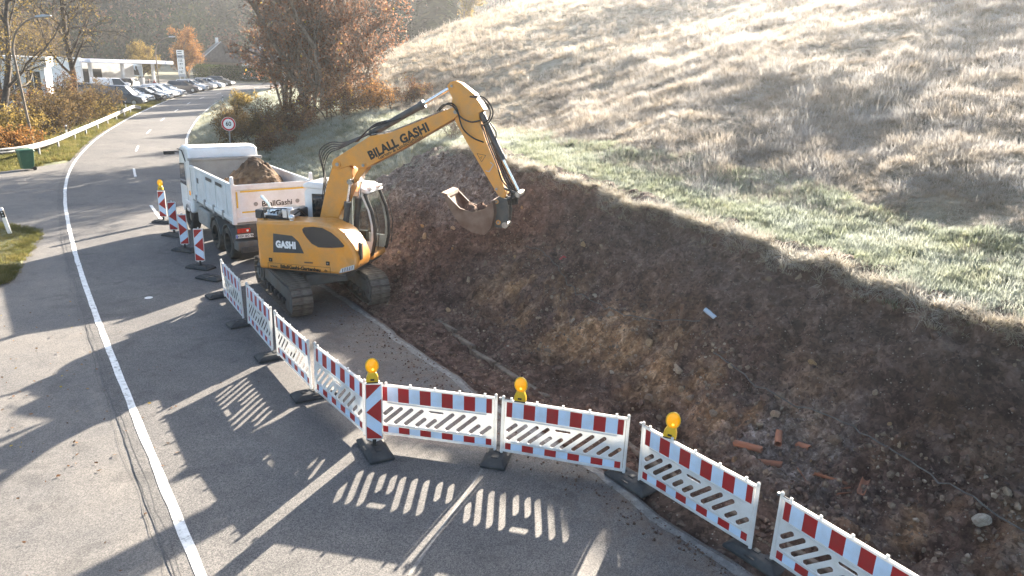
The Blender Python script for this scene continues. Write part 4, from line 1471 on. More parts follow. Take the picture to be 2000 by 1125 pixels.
# cab
cp = [(4.90, .75), (6.38, .55), (6.52, .9), (6.50, 1.55), (6.36, 2.55), (6.20, 2.92), (5.9, 3.02), (5.3, 3.04), (5.0, 2.98), (4.92, 2.6)]
cbo = MB().prism(cp, 'y', -1.2, 1.2).build('cab', 'cab_white', trk, bevel=.09, seg=4, angle=50)
MB().prism([(5.55, 1.62), (6.40, 1.62), (6.30, 2.35), (5.60, 2.42)], 'y', 1.201, 1.206).build('door_glass', 'tinted_glass', cbo)
MB().prism([(5.55, 1.62), (6.40, 1.62), (6.30, 2.35), (5.60, 2.42)], 'y', -1.206, -1.201).build('door_glass', 'tinted_glass', cbo)
MB().prism([(5.46, .9), (5.475, .9), (5.475, 2.9), (5.46, 2.9)], 'y', 1.2005, 1.204).build('door_gap', 'letter_black', cbo)
MB().loft([[(6.505, -1.0, 1.62), (6.505, 1.0, 1.62), (6.39, .98, 2.45), (6.39, -.98, 2.45)], [(6.525, -1.0, 1.62), (6.525, 1.0, 1.62), (6.41, .98, 2.45), (6.41, -.98, 2.45)]]).build('windscreen', 'tinted_glass', cbo)
MB().tube([(5.05, -1.0, 2.98), (5.05, 1.0, 2.98)], .03, 8).build('roof_seam', 'cab_white', cbo)
MB().prism([(4.95, 2.55), (4.99, 2.55), (5.08, 2.9), (5.04, 2.9)], 'y', -1.1, 1.1).build('rear_deflector', 'cab_white', cbo)
for s in (-1, 1):
    MB().tube([(6.3, s * 1.15, 2.72), (6.45, s * 1.3, 2.74), (6.5, s * 1.42, 2.72)], .025, 8).b2((6.40, s * 1.30, 2.64), (6.52, s * 1.66, 2.76)).build('mirror', 'black_plastic', trk, bevel=.02)
    MB().tube([(5.35, s * 1.21, 2.5), (5.6, s * 1.24, 2.85), (6.2, s * 1.24, 2.86)], .022, 6).build('grab_rail', 'black_plastic', trk)
    MB().b2((5.05, s * 1.03, .7), (6.25, s * 1.22, 1.12)).build('wheel_arch', 'cab_white', trk, bevel=.06)
    MB().b2((5.05, s * 1.205, 1.35), (5.17, s * 1.222, 1.5)).build('side_marker', 'amber_lens', cbo)
# load
hx = np.linspace(.12, 4.66, 140)
hy = np.linspace(-1.12, 1.12, 70)
HX, HY = np.meshgrid(hx, hy, indexing='ij')
rc_ = np.hypot((HX - 2.45) / 2.35, (HY + .15) / 1.7) + .14 * fbm(HX, HY, 1.1, 3, 83)
HZ = 1.36 + 1.52 * np.clip(1 - rc_, 0, 1) ** .95 + .40 * np.clip(1 - np.hypot((HX - 1.4) / 1.3, (HY + .45) / 1.0), 0, 1)
HZ += .16 * fbm(HX, HY, 1.8, 4, 81) + .13 * fbm(HX, HY, 6, 3, 82, .65)
heap_me = np_mesh('soil_heap', np.stack([HX, HY, HZ], -1).reshape(-1, 3), grid_faces(140, 70))
heap = tag(link('soil_heap', heap_me, 'heap_soil'), 'heap of brown and ochre soil in the bed of the white truck', 'soil heap')
heap.location = trk.location
heap.rotation_euler = trk.rotation_euler
# ------------------------------------------------------------------ plant materials
def mat_blades(name, stops, frost, frost_col, transl=0.5, noise_scale=0.35, xfrost=0.0):
    """thin plant matter: noise-patched colour, frost towards the tips, light shining through"""
    m_, nt_, b_ = new_mat(name)
    geo = nt_.nodes.new('ShaderNodeNewGeometry')
    pos = geo.outputs['Position']
    f = noise_fac(nt_, noise_scale, 5, 0.7, vec=pos)
    oi_ = nt_.nodes.new('ShaderNodeObjectInfo')
    mm = N(nt_, 'ShaderNodeMath', operation='MULTIPLY_ADD')
    nt_.links.new(oi_.outputs['Random'], mm.inputs[0])
    mm.inputs[1].default_value = 0.35
    nt_.links.new(f, mm.inputs[2])
    sub = N(nt_, 'ShaderNodeMath', operation='SUBTRACT')
    nt_.links.new(mm.outputs[0], sub.inputs[0])
    sub.inputs[1].default_value = 0.17
    col_ = ramp(nt_, sub.outputs[0], stops)
    at2 = N(nt_, 'ShaderNodeAttribute', attribute_name='tip')
    f2 = noise_fac(nt_, 0.9, 4, 0.6, vec=pos)
    k = N(nt_, 'ShaderNodeMath', operation='MULTIPLY')
    nt_.links.new(at2.outputs['Fac'], k.inputs[0])
    fr_ = ramp(nt_, f2, [(0.3, (frost * 0.35,) * 3), (0.65, (frost,) * 3)])
    nt_.links.new(fr_, k.inputs[1])
    fac = k.outputs[0]
    if xfrost:
        sx = N(nt_, 'ShaderNodeSeparateXYZ')
        nt_.links.new(pos, sx.inputs[0])
        mr = N(nt_, 'ShaderNodeMapRange')
        nt_.links.new(sx.outputs['X'], mr.inputs['Value'])
        mr.inputs['From Min'].default_value, mr.inputs['From Max'].default_value = -6, 22
        mr.inputs['To Min'].default_value, mr.inputs['To Max'].default_value = 1 - xfrost, 1.0
        k2 = N(nt_, 'ShaderNodeMath', operation='MULTIPLY')
        nt_.links.new(fac, k2.inputs[0])
        nt_.links.new(mr.outputs[0], k2.inputs[1])
        fac = k2.outputs[0]
    col_ = mix(nt_, fac, col_, frost_col)
    df = N(nt_, 'ShaderNodeBsdfDiffuse')
    tr2 = N(nt_, 'ShaderNodeBsdfTranslucent')
    ms_ = N(nt_, 'ShaderNodeMixShader')
    ms_.inputs[0].default_value = transl
    nt_.links.new(col_, df.inputs['Color'])
    nt_.links.new(col_, tr2.inputs['Color'])
    nt_.links.new(df.outputs[0], ms_.inputs[1])
    nt_.links.new(tr2.outputs[0], ms_.inputs[2])
    nt_.links.new(ms_.outputs[0], nt_.nodes['Material Output'].inputs['Surface'])
    return m_


mat_blades('meadow_blades', [(0.25, (0.12, 0.086, 0.052)), (0.42, (0.24, 0.175, 0.10)), (0.58, (0.28, 0.22, 0.135)), (0.75, (0.21, 0.18, 0.13))], 1.0, (0.64, 0.65, 0.67), 0.5, 0.22, 0.42)
mat_blades('green_blades', [(0.25, (0.075, 0.10, 0.03)), (0.5, (0.14, 0.17, 0.055)), (0.75, (0.25, 0.235, 0.12))], 1.0, (0.50, 0.54, 0.53), 0.5, 0.6, 0.32)
mat_blades('verge_blades', [(0.25, (0.06, 0.062, 0.012)), (0.5, (0.12, 0.12, 0.025)), (0.75, (0.22, 0.17, 0.055))], 0.1, (0.6, 0.62, 0.55), 0.5, 0.5)
mat_blades('frost_blades', [(0.25, (0.10, 0.12, 0.06)), (0.5, (0.20, 0.20, 0.10)), (0.75, (0.34, 0.28, 0.15))], 0.8, (0.58, 0.63, 0.62), 0.45, 0.5)
mat_blades('root_straw', [(0.25, (0.15, 0.115, 0.075)), (0.5, (0.26, 0.215, 0.14)), (0.75, (0.36, 0.32, 0.24))], 0.9, (0.6, 0.6, 0.58), 0.4, 0.8)


def mat_leaf(name, stops, transl=0.45):
    m_, nt_, b_ = new_mat(name)
    a_ = N(nt_, 'ShaderNodeAttribute', attribute_name='rnd')
    col_ = ramp(nt_, a_.outputs['Fac'], stops)
    df = N(nt_, 'ShaderNodeBsdfDiffuse')
    tr2 = N(nt_, 'ShaderNodeBsdfTranslucent')
    ms_ = N(nt_, 'ShaderNodeMixShader')
    ms_.inputs[0].default_value = transl
    nt_.links.new(col_, df.inputs['Color'])
    nt_.links.new(col_, tr2.inputs['Color'])
    nt_.links.new(df.outputs[0], ms_.inputs[1])
    nt_.links.new(tr2.outputs[0], ms_.inputs[2])
    nt_.links.new(ms_.outputs[0], nt_.nodes['Material Output'].inputs['Surface'])


mat_leaf('leaf_rust', [(0, (0.15, 0.065, 0.038)), (0.4, (0.25, 0.13, 0.08)), (0.75, (0.34, 0.195, 0.13)), (0.93, (0.43, 0.28, 0.19)), (1, (0.5, 0.38, 0.09))], 0.5)
mat_leaf('leaf_orange', [(0, (0.17, 0.08, 0.03)), (0.5, (0.31, 0.155, 0.055)), (1, (0.42, 0.26, 0.10))], 0.4)
mat_leaf('leaf_yellow', [(0, (0.15, 0.11, 0.035)), (0.5, (0.27, 0.195, 0.06)), (1, (0.42, 0.32, 0.12))], 0.4)
mat_leaf('leaf_olive', [(0, (0.08, 0.06, 0.03)), (0.5, (0.16, 0.115, 0.055)), (0.85, (0.23, 0.155, 0.085)), (1, (0.38, 0.28, 0.07))], 0.35)
mat_leaf('leaf_green', [(0, (0.02, 0.035, 0.012)), (0.6, (0.05, 0.075, 0.022)), (1, (0.10, 0.11, 0.03))], 0.3)
mat_leaf('needle_dark', [(0, (0.012, 0.022, 0.012)), (0.6, (0.028, 0.045, 0.022)), (1, (0.055, 0.07, 0.03))], 0.15)
mat_leaf('bramble', [(0, (0.07, 0.04, 0.025)), (0.5, (0.16, 0.09, 0.055)), (0.85, (0.26, 0.15, 0.08)), (1, (0.42, 0.32, 0.06))], 0.35)
M('bark', (0.13, 0.10, 0.08), (0.25, 0.21, 0.165), 6, 0.9, bmp=.5, bscale=20)
M('bark_dark', (0.045, 0.036, 0.03), (0.10, 0.085, 0.07), 6, 0.9, bmp=.5, bscale=20)


# ------------------------------------------------------------------ scattering
def grid_z(x, y):
    i = np.clip(np.searchsorted(gx, x) - 1, 0, nx - 2)
    j = np.clip(np.searchsorted(gy, y) - 1, 0, ny - 2)
    u = (x - gx[i]) / (gx[i + 1] - gx[i])
    v_ = (y - gy[j]) / (gy[j + 1] - gy[j])
    return (GZ[i, j] * (1 - u) + GZ[i + 1, j] * u) * (1 - v_) + (GZ[i, j + 1] * (1 - u) + GZ[i + 1, j + 1] * u) * v_


def tuft_mesh(seed, n_, length, spread, lean, width, mat):
    g = np.random.default_rng(seed)
    a = g.uniform(0, 2 * np.pi, n_)
    r = spread * np.sqrt(g.random(n_))
    base = np.stack([r * np.cos(a), r * np.sin(a), np.full(n_, -0.02)], 1)
    L = length * g.uniform(0.5, 1.1, n_)
    out_a = a + g.normal(0, 0.7, n_)
    tilt = np.clip(g.normal(lean, 0.3, n_), 0.05, 1.45)
    d = np.stack([np.cos(out_a), np.sin(out_a)], 1)
    w = width * g.uniform(0.6, 1.2, n_)
    side_ = np.stack([-d[:, 1], d[:, 0], np.zeros(n_)], 1) * w[:, None]
    V, F, T = [], [], []
    pts = [base]
    for k, (fr_, ang) in enumerate(((0.45, 0.6), (0.55, 1.35))):
        th = np.clip(tilt * ang, 0, 1.75)
        step = np.concatenate([d * (np.sin(th) * L * fr_)[:, None], (np.cos(th) * L * fr_)[:, None]], 1)
        pts.append(pts[-1] + step)
    V = np.concatenate([pts[0] - side_, pts[0] + side_, pts[1] - side_ * .8, pts[1] + side_ * .8, pts[2]], 0)
    ar = np.arange(n_)
    F = np.concatenate([np.stack([ar, ar + n_, ar + 3 * n_], 1), np.stack([ar, ar + 3 * n_, ar + 2 * n_], 1), np.stack([ar + 2 * n_, ar + 3 * n_, ar + 4 * n_], 1)], 0)
    me_ = np_mesh('tuft', V, F, True)
    set_attr(me_, 'tip', np.r_[np.zeros(2 * n_), np.full(2 * n_, 0.65), np.ones(n_)])
    me_.materials.append(MATS[mat])
    return me_


def proto_collection(name, meshes):
    c_ = bpy.data.collections.new(name)
    for k, me_ in enumerate(meshes):
        c_.objects.link(bpy.data.objects.new('%s_%02d' % (name, k), me_))
    return c_


def scatter(name, P, rot, scl, protos, parent=None):
    """a cloud of instances as one object of kind stuff"""
    me_ = bpy.data.meshes.new(name)
    me_.vertices.add(len(P))
    me_.vertices.foreach_set('co', np.asarray(P, np.float32).ravel())
    for nm, typ, vals in (('rot', 'FLOAT_VECTOR', rot), ('scl', 'FLOAT_VECTOR', scl)):
        a_ = me_.attributes.new(nm, typ, 'POINT')
        a_.data.foreach_set('vector', np.asarray(vals, np.float32).ravel())
    a_ = me_.attributes.new('pick', 'INT', 'POINT')
    a_.data.foreach_set('value', rng.integers(0, len(protos.objects), len(P)).astype(np.int32))
    o_ = bpy.data.objects.new(name, me_)
    COL.objects.link(o_)
    o_.parent = parent
    ng = bpy.data.node_groups.new(name + '_scatter', 'GeometryNodeTree')
    ng.interface.new_socket('Geometry', in_out='INPUT', socket_type='NodeSocketGeometry')
    ng.interface.new_socket('Geometry', in_out='OUTPUT', socket_type='NodeSocketGeometry')
    gi, go = ng.nodes.new('NodeGroupInput'), ng.nodes.new('NodeGroupOutput')
    ip = ng.nodes.new('GeometryNodeInstanceOnPoints')
    ci = ng.nodes.new('GeometryNodeCollectionInfo')
    ci.inputs['Collection'].default_value = protos
    ci.inputs['Separate Children'].default_value = True
    ci.inputs['Reset Children'].default_value = True
    ng.links.new(gi.outputs[0], ip.inputs['Points'])
    ng.links.new(ci.outputs[0], ip.inputs['Instance'])
    ip.inputs['Pick Instance'].default_value = True
    for nm, typ, sock in (('rot', 'FLOAT_VECTOR', 'Rotation'), ('scl', 'FLOAT_VECTOR', 'Scale'), ('pick', 'INT', 'Instance Index')):
        na = ng.nodes.new('GeometryNodeInputNamedAttribute')
        na.data_type = typ
        na.inputs['Name'].default_value = nm
        ng.links.new(na.outputs['Attribute'], ip.inputs[sock])
    ng.links.new(ip.outputs[0], go.inputs[0])
    md = o_.modifiers.new('scatter', 'NODES')
    md.node_group = ng
    o_['kind'] = 'stuff'
    return o_


def polar_points(n_, r0, r1, a0, a1):
    r = np.exp(rng.uniform(np.log(r0), np.log(r1), n_))
    a = rng.uniform(R(a0), R(a1), n_)
    return r * np.sin(a), r * np.cos(a), r


meadow_p = proto_collection('meadow_tuft', [tuft_mesh(190 + k, 26, 0.55, 0.16, 0.45, 0.005, 'meadow_blades') for k in range(2)] + [tuft_mesh(100 + k, 60, 0.36, 0.24, 0.9 + .1 * (k % 3), 0.0055, 'meadow_blades') for k in range(6)])
green_p = proto_collection('green_tuft', [tuft_mesh(200 + k, 60, 0.16, 0.16, 0.6, 0.0045, 'green_blades') for k in range(4)])
verge_p = proto_collection('verge_tuft', [tuft_mesh(300 + k, 50, 0.17, 0.17, 0.6, 0.006, 'verge_blades') for k in range(4)])
frost_p = proto_collection('frost_tuft', [tuft_mesh(400 + k, 60, 0.22, 0.18, 0.7, 0.006, 'frost_blades') for k in range(4)])
root_p = proto_collection('root_tuft', [tuft_mesh(500 + k, 60, 0.34, 0.14, 1.0, 0.005, 'root_straw') for k in range(4)])


def rots(n_, tilt=0.25):
    return np.stack([rng.normal(0, tilt, n_), rng.normal(0, tilt, n_), rng.uniform(0, 6.283, n_)], 1)


# frosted meadow on the slope
x, y, r = polar_points(85000, 7.5, 190, -22, 44)
x2_, y2_, r2_ = polar_points(60000, 9, 42, -8, 44)
x, y, r = np.r_[x, x2_], np.r_[y, y2_], np.r_[r, r2_]
t_, s_ = road_ts(x, y)
es_, _ = bank_edge(t_)
d_ = s_ - es_ - 2.4 + 0.9 * fbm(x, y, 0.35, 3, 91)
keep = (s_ > 0) & (d_ > 0) & (y < 250)
keep &= rng.random(len(x)) < 0.55 + 0.7 * fbm(x, y, 0.5, 3, 92) + 0.25
x, y, r, d_ = x[keep], y[keep], r[keep], d_[keep]
z = grid_z(x, y)
hv = (0.75 + 0.5 * np.clip(fbm(x, y, 0.8, 3, 3) + fbm(x, y, 0.33, 2, 94) + 0.3, -0.6, .9)) * (0.75 + 0.25 * smooth(0, 2.5, d_))
sc = hv * np.interp(r, [10, 40, 100, 190], [0.58, 0.95, 1.9, 3.2]) * rng.uniform(.75, 1.25, len(x))
tilt = rots(len(x), .3)
scatter('meadow_grass', np.stack([x, y, z - .02], 1), tilt, np.stack([sc, sc, sc * rng.uniform(.7, 1.1, len(x))], 1), meadow_p)['label'] = 'frosted straw-coloured meadow grass covering the slope'
# short green strip along the top of the bank
x, y, r = polar_points(70000, 7.5, 70, -15, 44)
t_, s_ = road_ts(x, y)
es_, _ = bank_edge(t_)
d_ = s_ - es_ + 0.28 * fbm(t_, t_ * 0, 0.8, 4, 55) + 0.20 * fbm(t_, t_ * 0, 2.6, 4, 56, 0.65)
lim = 3.3 + 0.9 * fbm(x, y, 0.35, 3, 91)
keep = (d_ > -0.02) & (d_ < lim) & (t_ < 48)
x, y, r, d_ = x[keep], y[keep], r[keep], d_[keep]
sc = rng.uniform(.7, 1.25, len(x)) * np.interp(r, [10, 30, 70], [.9, 1.2, 1.8])
scatter('green_strip', np.stack([x, y, grid_z(x, y) + .01], 1), rots(len(x)), np.stack([sc] * 3, 1), green_p)['label'] = 'short green frosted grass along the top of the bank'
# turf edge hanging over the dug face
n_ = 1000
t_ = rng.uniform(8, 34, n_)
es_, _ = bank_edge(t_)
ew = 0.28 * fbm(t_, t_ * 0, 0.8, 4, 55) + 0.20 * fbm(t_, t_ * 0, 2.6, 4, 56, 0.65)
s_ = es_ - ew + rng.normal(0.06, 0.08, n_)
P_ = np.array([z_dig(a, b_) for a, b_ in zip(t_, s_)])
rt = rots(n_, .35)
sc = rng.uniform(.5, 1.15, n_)
scatter('turf_edge', P_, rt, np.stack([sc, sc, sc * .8], 1), root_p)['label'] = 'dry frosted roots and straw hanging along the bank edge'
# verge right of the road beyond the dig, behind the truck
x, y, r = polar_points(60000, 20, 130, -36, 4)
t_, s_ = road_ts(x, y)
es_, _ = bank_edge(t_)
keep = (s_ > 0.35) & (s_ < es_ + 2.6) & (t_ > 31.5) & (t_ < 150)
keep &= (s_ - 0.35 > 3.2 * (1 - smooth(31, 36, t_)))
x, y, r = x[keep], y[keep], r[keep]
sc = rng.uniform(.7, 1.3, len(x)) * np.interp(r, [20, 50, 130], [.9, 1.3, 2.4])
scatter('frosted_verge', np.stack([x, y, grid_z(x, y)], 1), rots(len(x)), np.stack([sc] * 3, 1), frost_p)['label'] = 'frosted grey-green grass on the verge behind the truck'
# sunny verge along the guard rail
x, y, r = polar_points(40000, 36, 105, -40, -18)
t_, s_ = road_ts(x, y)
sl = -(s_ + ROAD_W)
from_apron = (y > 43.5 - 0.0 * x) | ((x < -26.6) & (y > 36.9 + (-x - 27) * -.55))
keep = (sl > 0.35) & (sl < 9) & from_apron & (y < 100)
x, y, r = x[keep], y[keep], r[keep]
sc = rng.uniform(.7, 1.3, len(x)) * np.interp(r, [36, 105], [1.1, 2.2])
scatter('sunny_verge', np.stack([x, y, grid_z(x, y)], 1), rots(len(x)), np.stack([sc] * 3, 1), verge_p)['label'] = 'yellow-green grass verge along the guard rail'

# grass island left of the road
isl = [(-16.9, 24.6), (-16.2, 24.0), (-15.6, 22.6), (-14.6, 20.6), (-13.7, 18.9), (-13.6, 17.6), (-15.5, 16.2), (-19, 16.0), (-24, 20), (-23, 25), (-19.5, 25.6)]
im = bmesh.new()
cx_, cy_ = -18, 21
rings_ = []
for kk, zz in ((1.0, -0.02), (0.97, 0.05), (0.8, 0.10)):
    rings_.append([im.verts.new((cx_ + (px - cx_) * kk, cy_ + (py - cy_) * kk, zz)) for px, py in isl])
for a_ in range(2):
    for j in range(len(isl)):
        im.faces.new((rings_[a_][j], rings_[a_][(j + 1) % len(isl)], rings_[a_ + 1][(j + 1) % len(isl)], rings_[a_ + 1][j]))
im.faces.new(rings_[2])
bmesh.ops.recalc_face_normals(im, faces=im.faces)
me = bpy.data.meshes.new('grass_island')
im.to_mesh(me)
im.free()
set_attr(me, 'green', np.full(len(me.vertices), .7))
island = tag(link('grass_island', me, 'turf'), kind='structure')
x, y = rng.uniform(-24, -13.4, 9000), rng.uniform(15.8, 25.8, 9000)


def in_poly(x, y, poly):
    r_ = np.zeros(len(x), bool)
    for i in range(len(poly)):
        (x0, y0), (x1, y1) = poly[i], poly[(i + 1) % len(poly)]
        c_ = ((y0 > y) != (y1 > y)) & (x < (x1 - x0) * (y - y0) / (y1 - y0 + 1e-12) + x0)
        r_ ^= c_
    return r_


kp = in_poly(x, y, isl)
x, y = x[kp], y[kp]
sc = rng.uniform(.5, 1.0, len(x))
scatter('island_grass', np.stack([x, y, np.full(len(x), .06)], 1), rots(len(x)), np.stack([sc] * 3, 1), verge_p)['label'] = 'yellow-green grass on the island left of the road'


# ------------------------------------------------------------------ trees
def grow(seed, h, r0, stems=1, kids=(9, 7, 6), lens=(0.55, 0.5, 0.5), up=0.35, first=0.25, spread=0.9, wobble=0.18):
    """branch skeleton: list of (points, r_start, r_end, level)"""
    rd = random.Random(seed)
    out_ = []

    def branch(p, d, L, r, lev):
        n_ = (7, 5, 4, 3)[lev]
        pts = [p.copy()]
        d = d.normalized()
        for k in range(n_):
            j = Vector((rd.gauss(0, 1), rd.gauss(0, 1), rd.gauss(0, .6))) * wobble
            d = (d + j + Vector((0, 0, up * (.25 if lev else .05)))).normalized()
            pts.append(pts[-1] + d * (L / n_))
        out_.append((pts, r, r * (.35 if lev < 3 else .5), lev))
        if lev >= len(kids):
            return
        m_ = kids[lev]
        for k in range(m_):
            u = first + (1 - first) * (k + rd.random()) / m_ if lev == 0 else .2 + .8 * (k + rd.random()) / m_
            u = min(u, .999)
            i = int(u * n_)
            q_ = pts[i].lerp(pts[i + 1], u * n_ - i)
            dl = (pts[i + 1] - pts[i]).normalized()
            a_ = rd.uniform(0, 6.283)
            o_ = dl.orthogonal().normalized()
            o_ = Matrix.Rotation(a_, 3, dl) @ o_
            nd = (dl * rd.uniform(.5, .9) + o_ * spread * rd.uniform(.6, 1.1)).normalized()
            ll = L * lens[lev] * rd.uniform(.65, 1.15) * (1.1 - .55 * u if lev == 0 else 1)
            branch(q_, nd, ll, r * (1 - .6 * u) * .5, lev + 1)
    for s in range(stems):
        a_ = rd.uniform(0, 6.283)
        off = Vector((math.cos(a_), math.sin(a_), 0)) * (0 if stems == 1 else rd.uniform(.1, .7) * (1 + .04 * stems))
        d0 = Vector((off.x * .35, off.y * .35, 1)) if stems > 1 else Vector((rd.gauss(0, .05), rd.gauss(0, .05), 1))
        branch(off + Vector((0, 0, -.15)), d0, h * (1 if s == 0 else rd.uniform(.6, .95)), r0 * (1 if s == 0 else rd.uniform(.5, .9)), 0)
    return out_


def wood_mesh(br, minr=0.008):
    V, F = [], []
    for pts, ra, rb, lev in br:
        n_ = (7, 5, 4, 3)[lev]
        P_ = np.array([p[:] for p in pts])
        k = len(P_)
        d = np.gradient(P_, axis=0)
        d /= np.linalg.norm(d, axis=1)[:, None] + 1e-9
        ref = np.array([0.3, 0.9, 0.2]) if abs(d[0, 1]) < .8 else np.array([1.0, 0, 0])
        a_ = np.cross(d, ref)
        a_ /= np.linalg.norm(a_, axis=1)[:, None] + 1e-9
        b_ = np.cross(d, a_)
        rr_ = np.maximum(np.linspace(ra, rb, k), minr)
        th = np.arange(n_) * 2 * np.pi / n_
        ring = P_[:, None, :] + rr_[:, None, None] * (a_[:, None, :] * np.cos(th)[None, :, None] + b_[:, None, :] * np.sin(th)[None, :, None])
        o_ = sum(len(v_) for v_ in V)
        V.append(ring.reshape(-1, 3))
        i = np.arange(k - 1)[:, None] * n_
        j = np.arange(n_)[None, :]
        F.append(np.stack([i + j, i + (j + 1) % n_, i + n_ + (j + 1) % n_, i + n_ + j], -1).reshape(-1, 4) + o_)
    return np_mesh('trunk', np.concatenate(V), np.concatenate(F))


def leaf_mesh(br, n_, size, jitter, seed, levels=(2, 3), droop=0.0, name='crown', ymin=None):
    g = np.random.default_rng(seed)
    segs = []
    for pts, ra, rb, lev in br:
        if lev in levels:
            for k in range(len(pts) - 1):
                segs.append((pts[k][:], pts[k + 1][:]))
    S = np.array(segs)
    # clumps: some twigs carry many leaves, some nearly none
    wgt = g.random(len(S)) ** 4 + .01
    idx = g.choice(len(S), n_, p=wgt / wgt.sum())
    u = g.random(n_)[:, None]
    C = S[idx, 0] * (1 - u) + S[idx, 1] * u + g.normal(0, jitter, (n_, 3))
    C[:, 2] -= droop * g.random(n_)
    C[:, 2] = np.maximum(C[:, 2], .05)
    q = g.normal(0, 1, (n_, 3))
    q /= np.linalg.norm(q, axis=1)[:, None]
    w = np.cross(q, g.normal(0, 1, (n_, 3)))
    w /= np.linalg.norm(w, axis=1)[:, None] + 1e-9
    L = size * g.uniform(.6, 1.25, n_)[:, None]
    V = np.stack([C - q * L * .5, C + w * L * .33, C + q * L * .5, C - w * L * .33], 1).reshape(-1, 3)
    F = np.arange(4 * n_).reshape(-1, 4)
    me_ = np_mesh(name, V, F, False)
    lum = np.clip(g.normal(.5, .22, n_) + .25 * (g.random(len(S))[idx] - .5), 0, 1)
    set_attr(me_, 'rnd', np.repeat(lum, 4))
    return me_


def plant(name, label, cat, loc, br, bark, n_leaf, lsize, jit, leafmat, seed, group=None, levels=(2, 3), rz=0.0, droop=0.0, trunk='trunk', crown='crown', minr=.008):
    t_ = thing(name, label, cat, loc, rz, group)
    link(trunk, wood_mesh(br, minr), bark, t_)
    if n_leaf:
        link(crown, leaf_mesh(br, n_leaf, lsize, jit, seed, levels, droop), leafmat, t_)
    return t_


def at_ground(x, y, dz=0.0):
    return (x, y, float(grid_z(np.array([x], float), np.array([y], float))[0]) + dz)


# the large autumn thicket right of the road
plant('autumn_tree', 'tall multi-stemmed tree with rust-brown leaves at the foot of the meadow', 'tree', at_ground(-12.4, 46.0),
      grow(21, 11.5, .20, 8, (12, 7, 5), (.34, .5, .5), .26, .06, .8), 'bark', 9500, .17, .10, 'leaf_rust', 1, minr=.017)
plant('autumn_tree', 'broad rust-leaved tree at the left edge of the thicket, overhanging the road', 'tree', at_ground(-15.3, 49.0),
      grow(22, 9.5, .17, 7, (12, 7, 5), (.38, .5, .5), .22, .06, .95), 'bark', 9500, .17, .10, 'leaf_rust', 2, minr=.017)
plant('autumn_tree', 'reddish multi-stemmed tree between the two larger thicket trees', 'tree', at_ground(-14.2, 52.0),
      grow(27, 10.5, .16, 5, (10, 6, 5), (.45, .5, .5), .2, .06, .85), 'bark', 2500, .17, .10, 'leaf_rust', 7, minr=.017)
plant('autumn_tree', 'slender sparse tree with pinkish leaves at the right end of the thicket', 'tree', at_ground(-10.4, 45.6),
      grow(23, 7.0, .09, 3, (10, 6, 5), (.42, .5, .5), .3, .25, .8), 'bark', 2400, .15, .10, 'leaf_rust', 3, minr=.014)


def bush(name, label, loc, seed, h, stems, n_leaf, lsize, leafmat, group=None, bark='bark_dark', spread=1.0, cat='bush', jit=.12):
    br = grow(seed, h, .035 * h ** .5, stems, (8, 6), (.55, .5), .1, .08, spread, .24)
    return plant(name, label, cat, loc, br, bark, n_leaf, lsize, jit, leafmat, seed, group, (1, 2), trunk='stems', crown='foliage')


BG = 'brambles below the thicket'
for k, (x_, y_, h_, mt, nl, lab) in enumerate([
        (-10.2, 42.3, 2.4, 'bramble', 5200, 'dark bramble bush in the middle of the thicket foot'),
        (-12.8, 42.6, 2.2, 'bramble', 5200, 'dark bramble bush left of the tall thicket stems'),
        (-15.2, 43.8, 2.2, 'leaf_olive', 5200, 'olive-brown shrub below the left thicket tree'),
        (-17.6, 46.0, 2.3, 'leaf_olive', 4800, 'olive shrub at the roadside end of the thicket'),
        (-8.2, 43.2, 2.0, 'leaf_orange', 3600, 'bright orange-leaved shrub at the right end of the thicket'),
        (-6.6, 44.6, 1.6, 'bramble', 3000, 'small brown shrub beside the orange one'),
        (-20.6, 52.0, 2.2, 'leaf_olive', 4200, 'olive shrub far along the road verge'),
        (-16.4, 40.6, 1.5, 'leaf_olive', 3600, 'low olive shrub behind the round speed sign'),
        (-13.5, 40.2, 1.4, 'bramble', 3600, 'low bramble on the slope above the truck cab')]):
    bush('bramble_bush' if mt == 'bramble' else 'shrub', lab, at_ground(x_, y_), 40 + k, h_, 10, nl, .095, mt, BG)
bush('shrub', 'pale dry straw clump beside the road at the far end of the thicket', at_ground(-24.2, 64), 55, 1.9, 12, 4200, .14, 'leaf_yellow', BG)
# twiggy scrub half hidden by the boom
bush('shrub', 'small bare twiggy shrub on the bank below the boom', at_ground(-2.5, 31.5), 56, 1.3, 8, 160, .05, 'leaf_olive', None, 'bark')

# left of the road
plant('bare_tree', 'large nearly leafless tree in front of the filling station', 'tree', at_ground(-42.0, 70.0, -.2),
      grow(31, 15.0, .30, 1, (15, 9, 8), (.52, .52, .5), .30, .26, .85, .16), 'bark_dark', 1500, .16, .2, 'leaf_yellow', 4, minr=.018)
plant('yellow_tree', 'half-bare tree with yellow-green leaves at the left frame edge', 'tree', at_ground(-37.5, 52.0, -.2),
      grow(32, 13.0, .28, 2, (13, 8, 7), (.5, .52, .5), .25, .22, .85, .17), 'bark_dark', 9000, .13, .2, 'leaf_yellow', 5, minr=.012)
plant('yellow_tree', 'thin yellow-leaved tree behind the leaning lamp post', 'tree', at_ground(-46.5, 62.0, -.2),
      grow(33, 12.0, .22, 2, (12, 8, 6), (.5, .52, .5), .25, .22, .85, .17), 'bark_dark', 8000, .15, .2, 'leaf_yellow', 6, minr=.012)
LB = 'shrubs behind the guard rail'
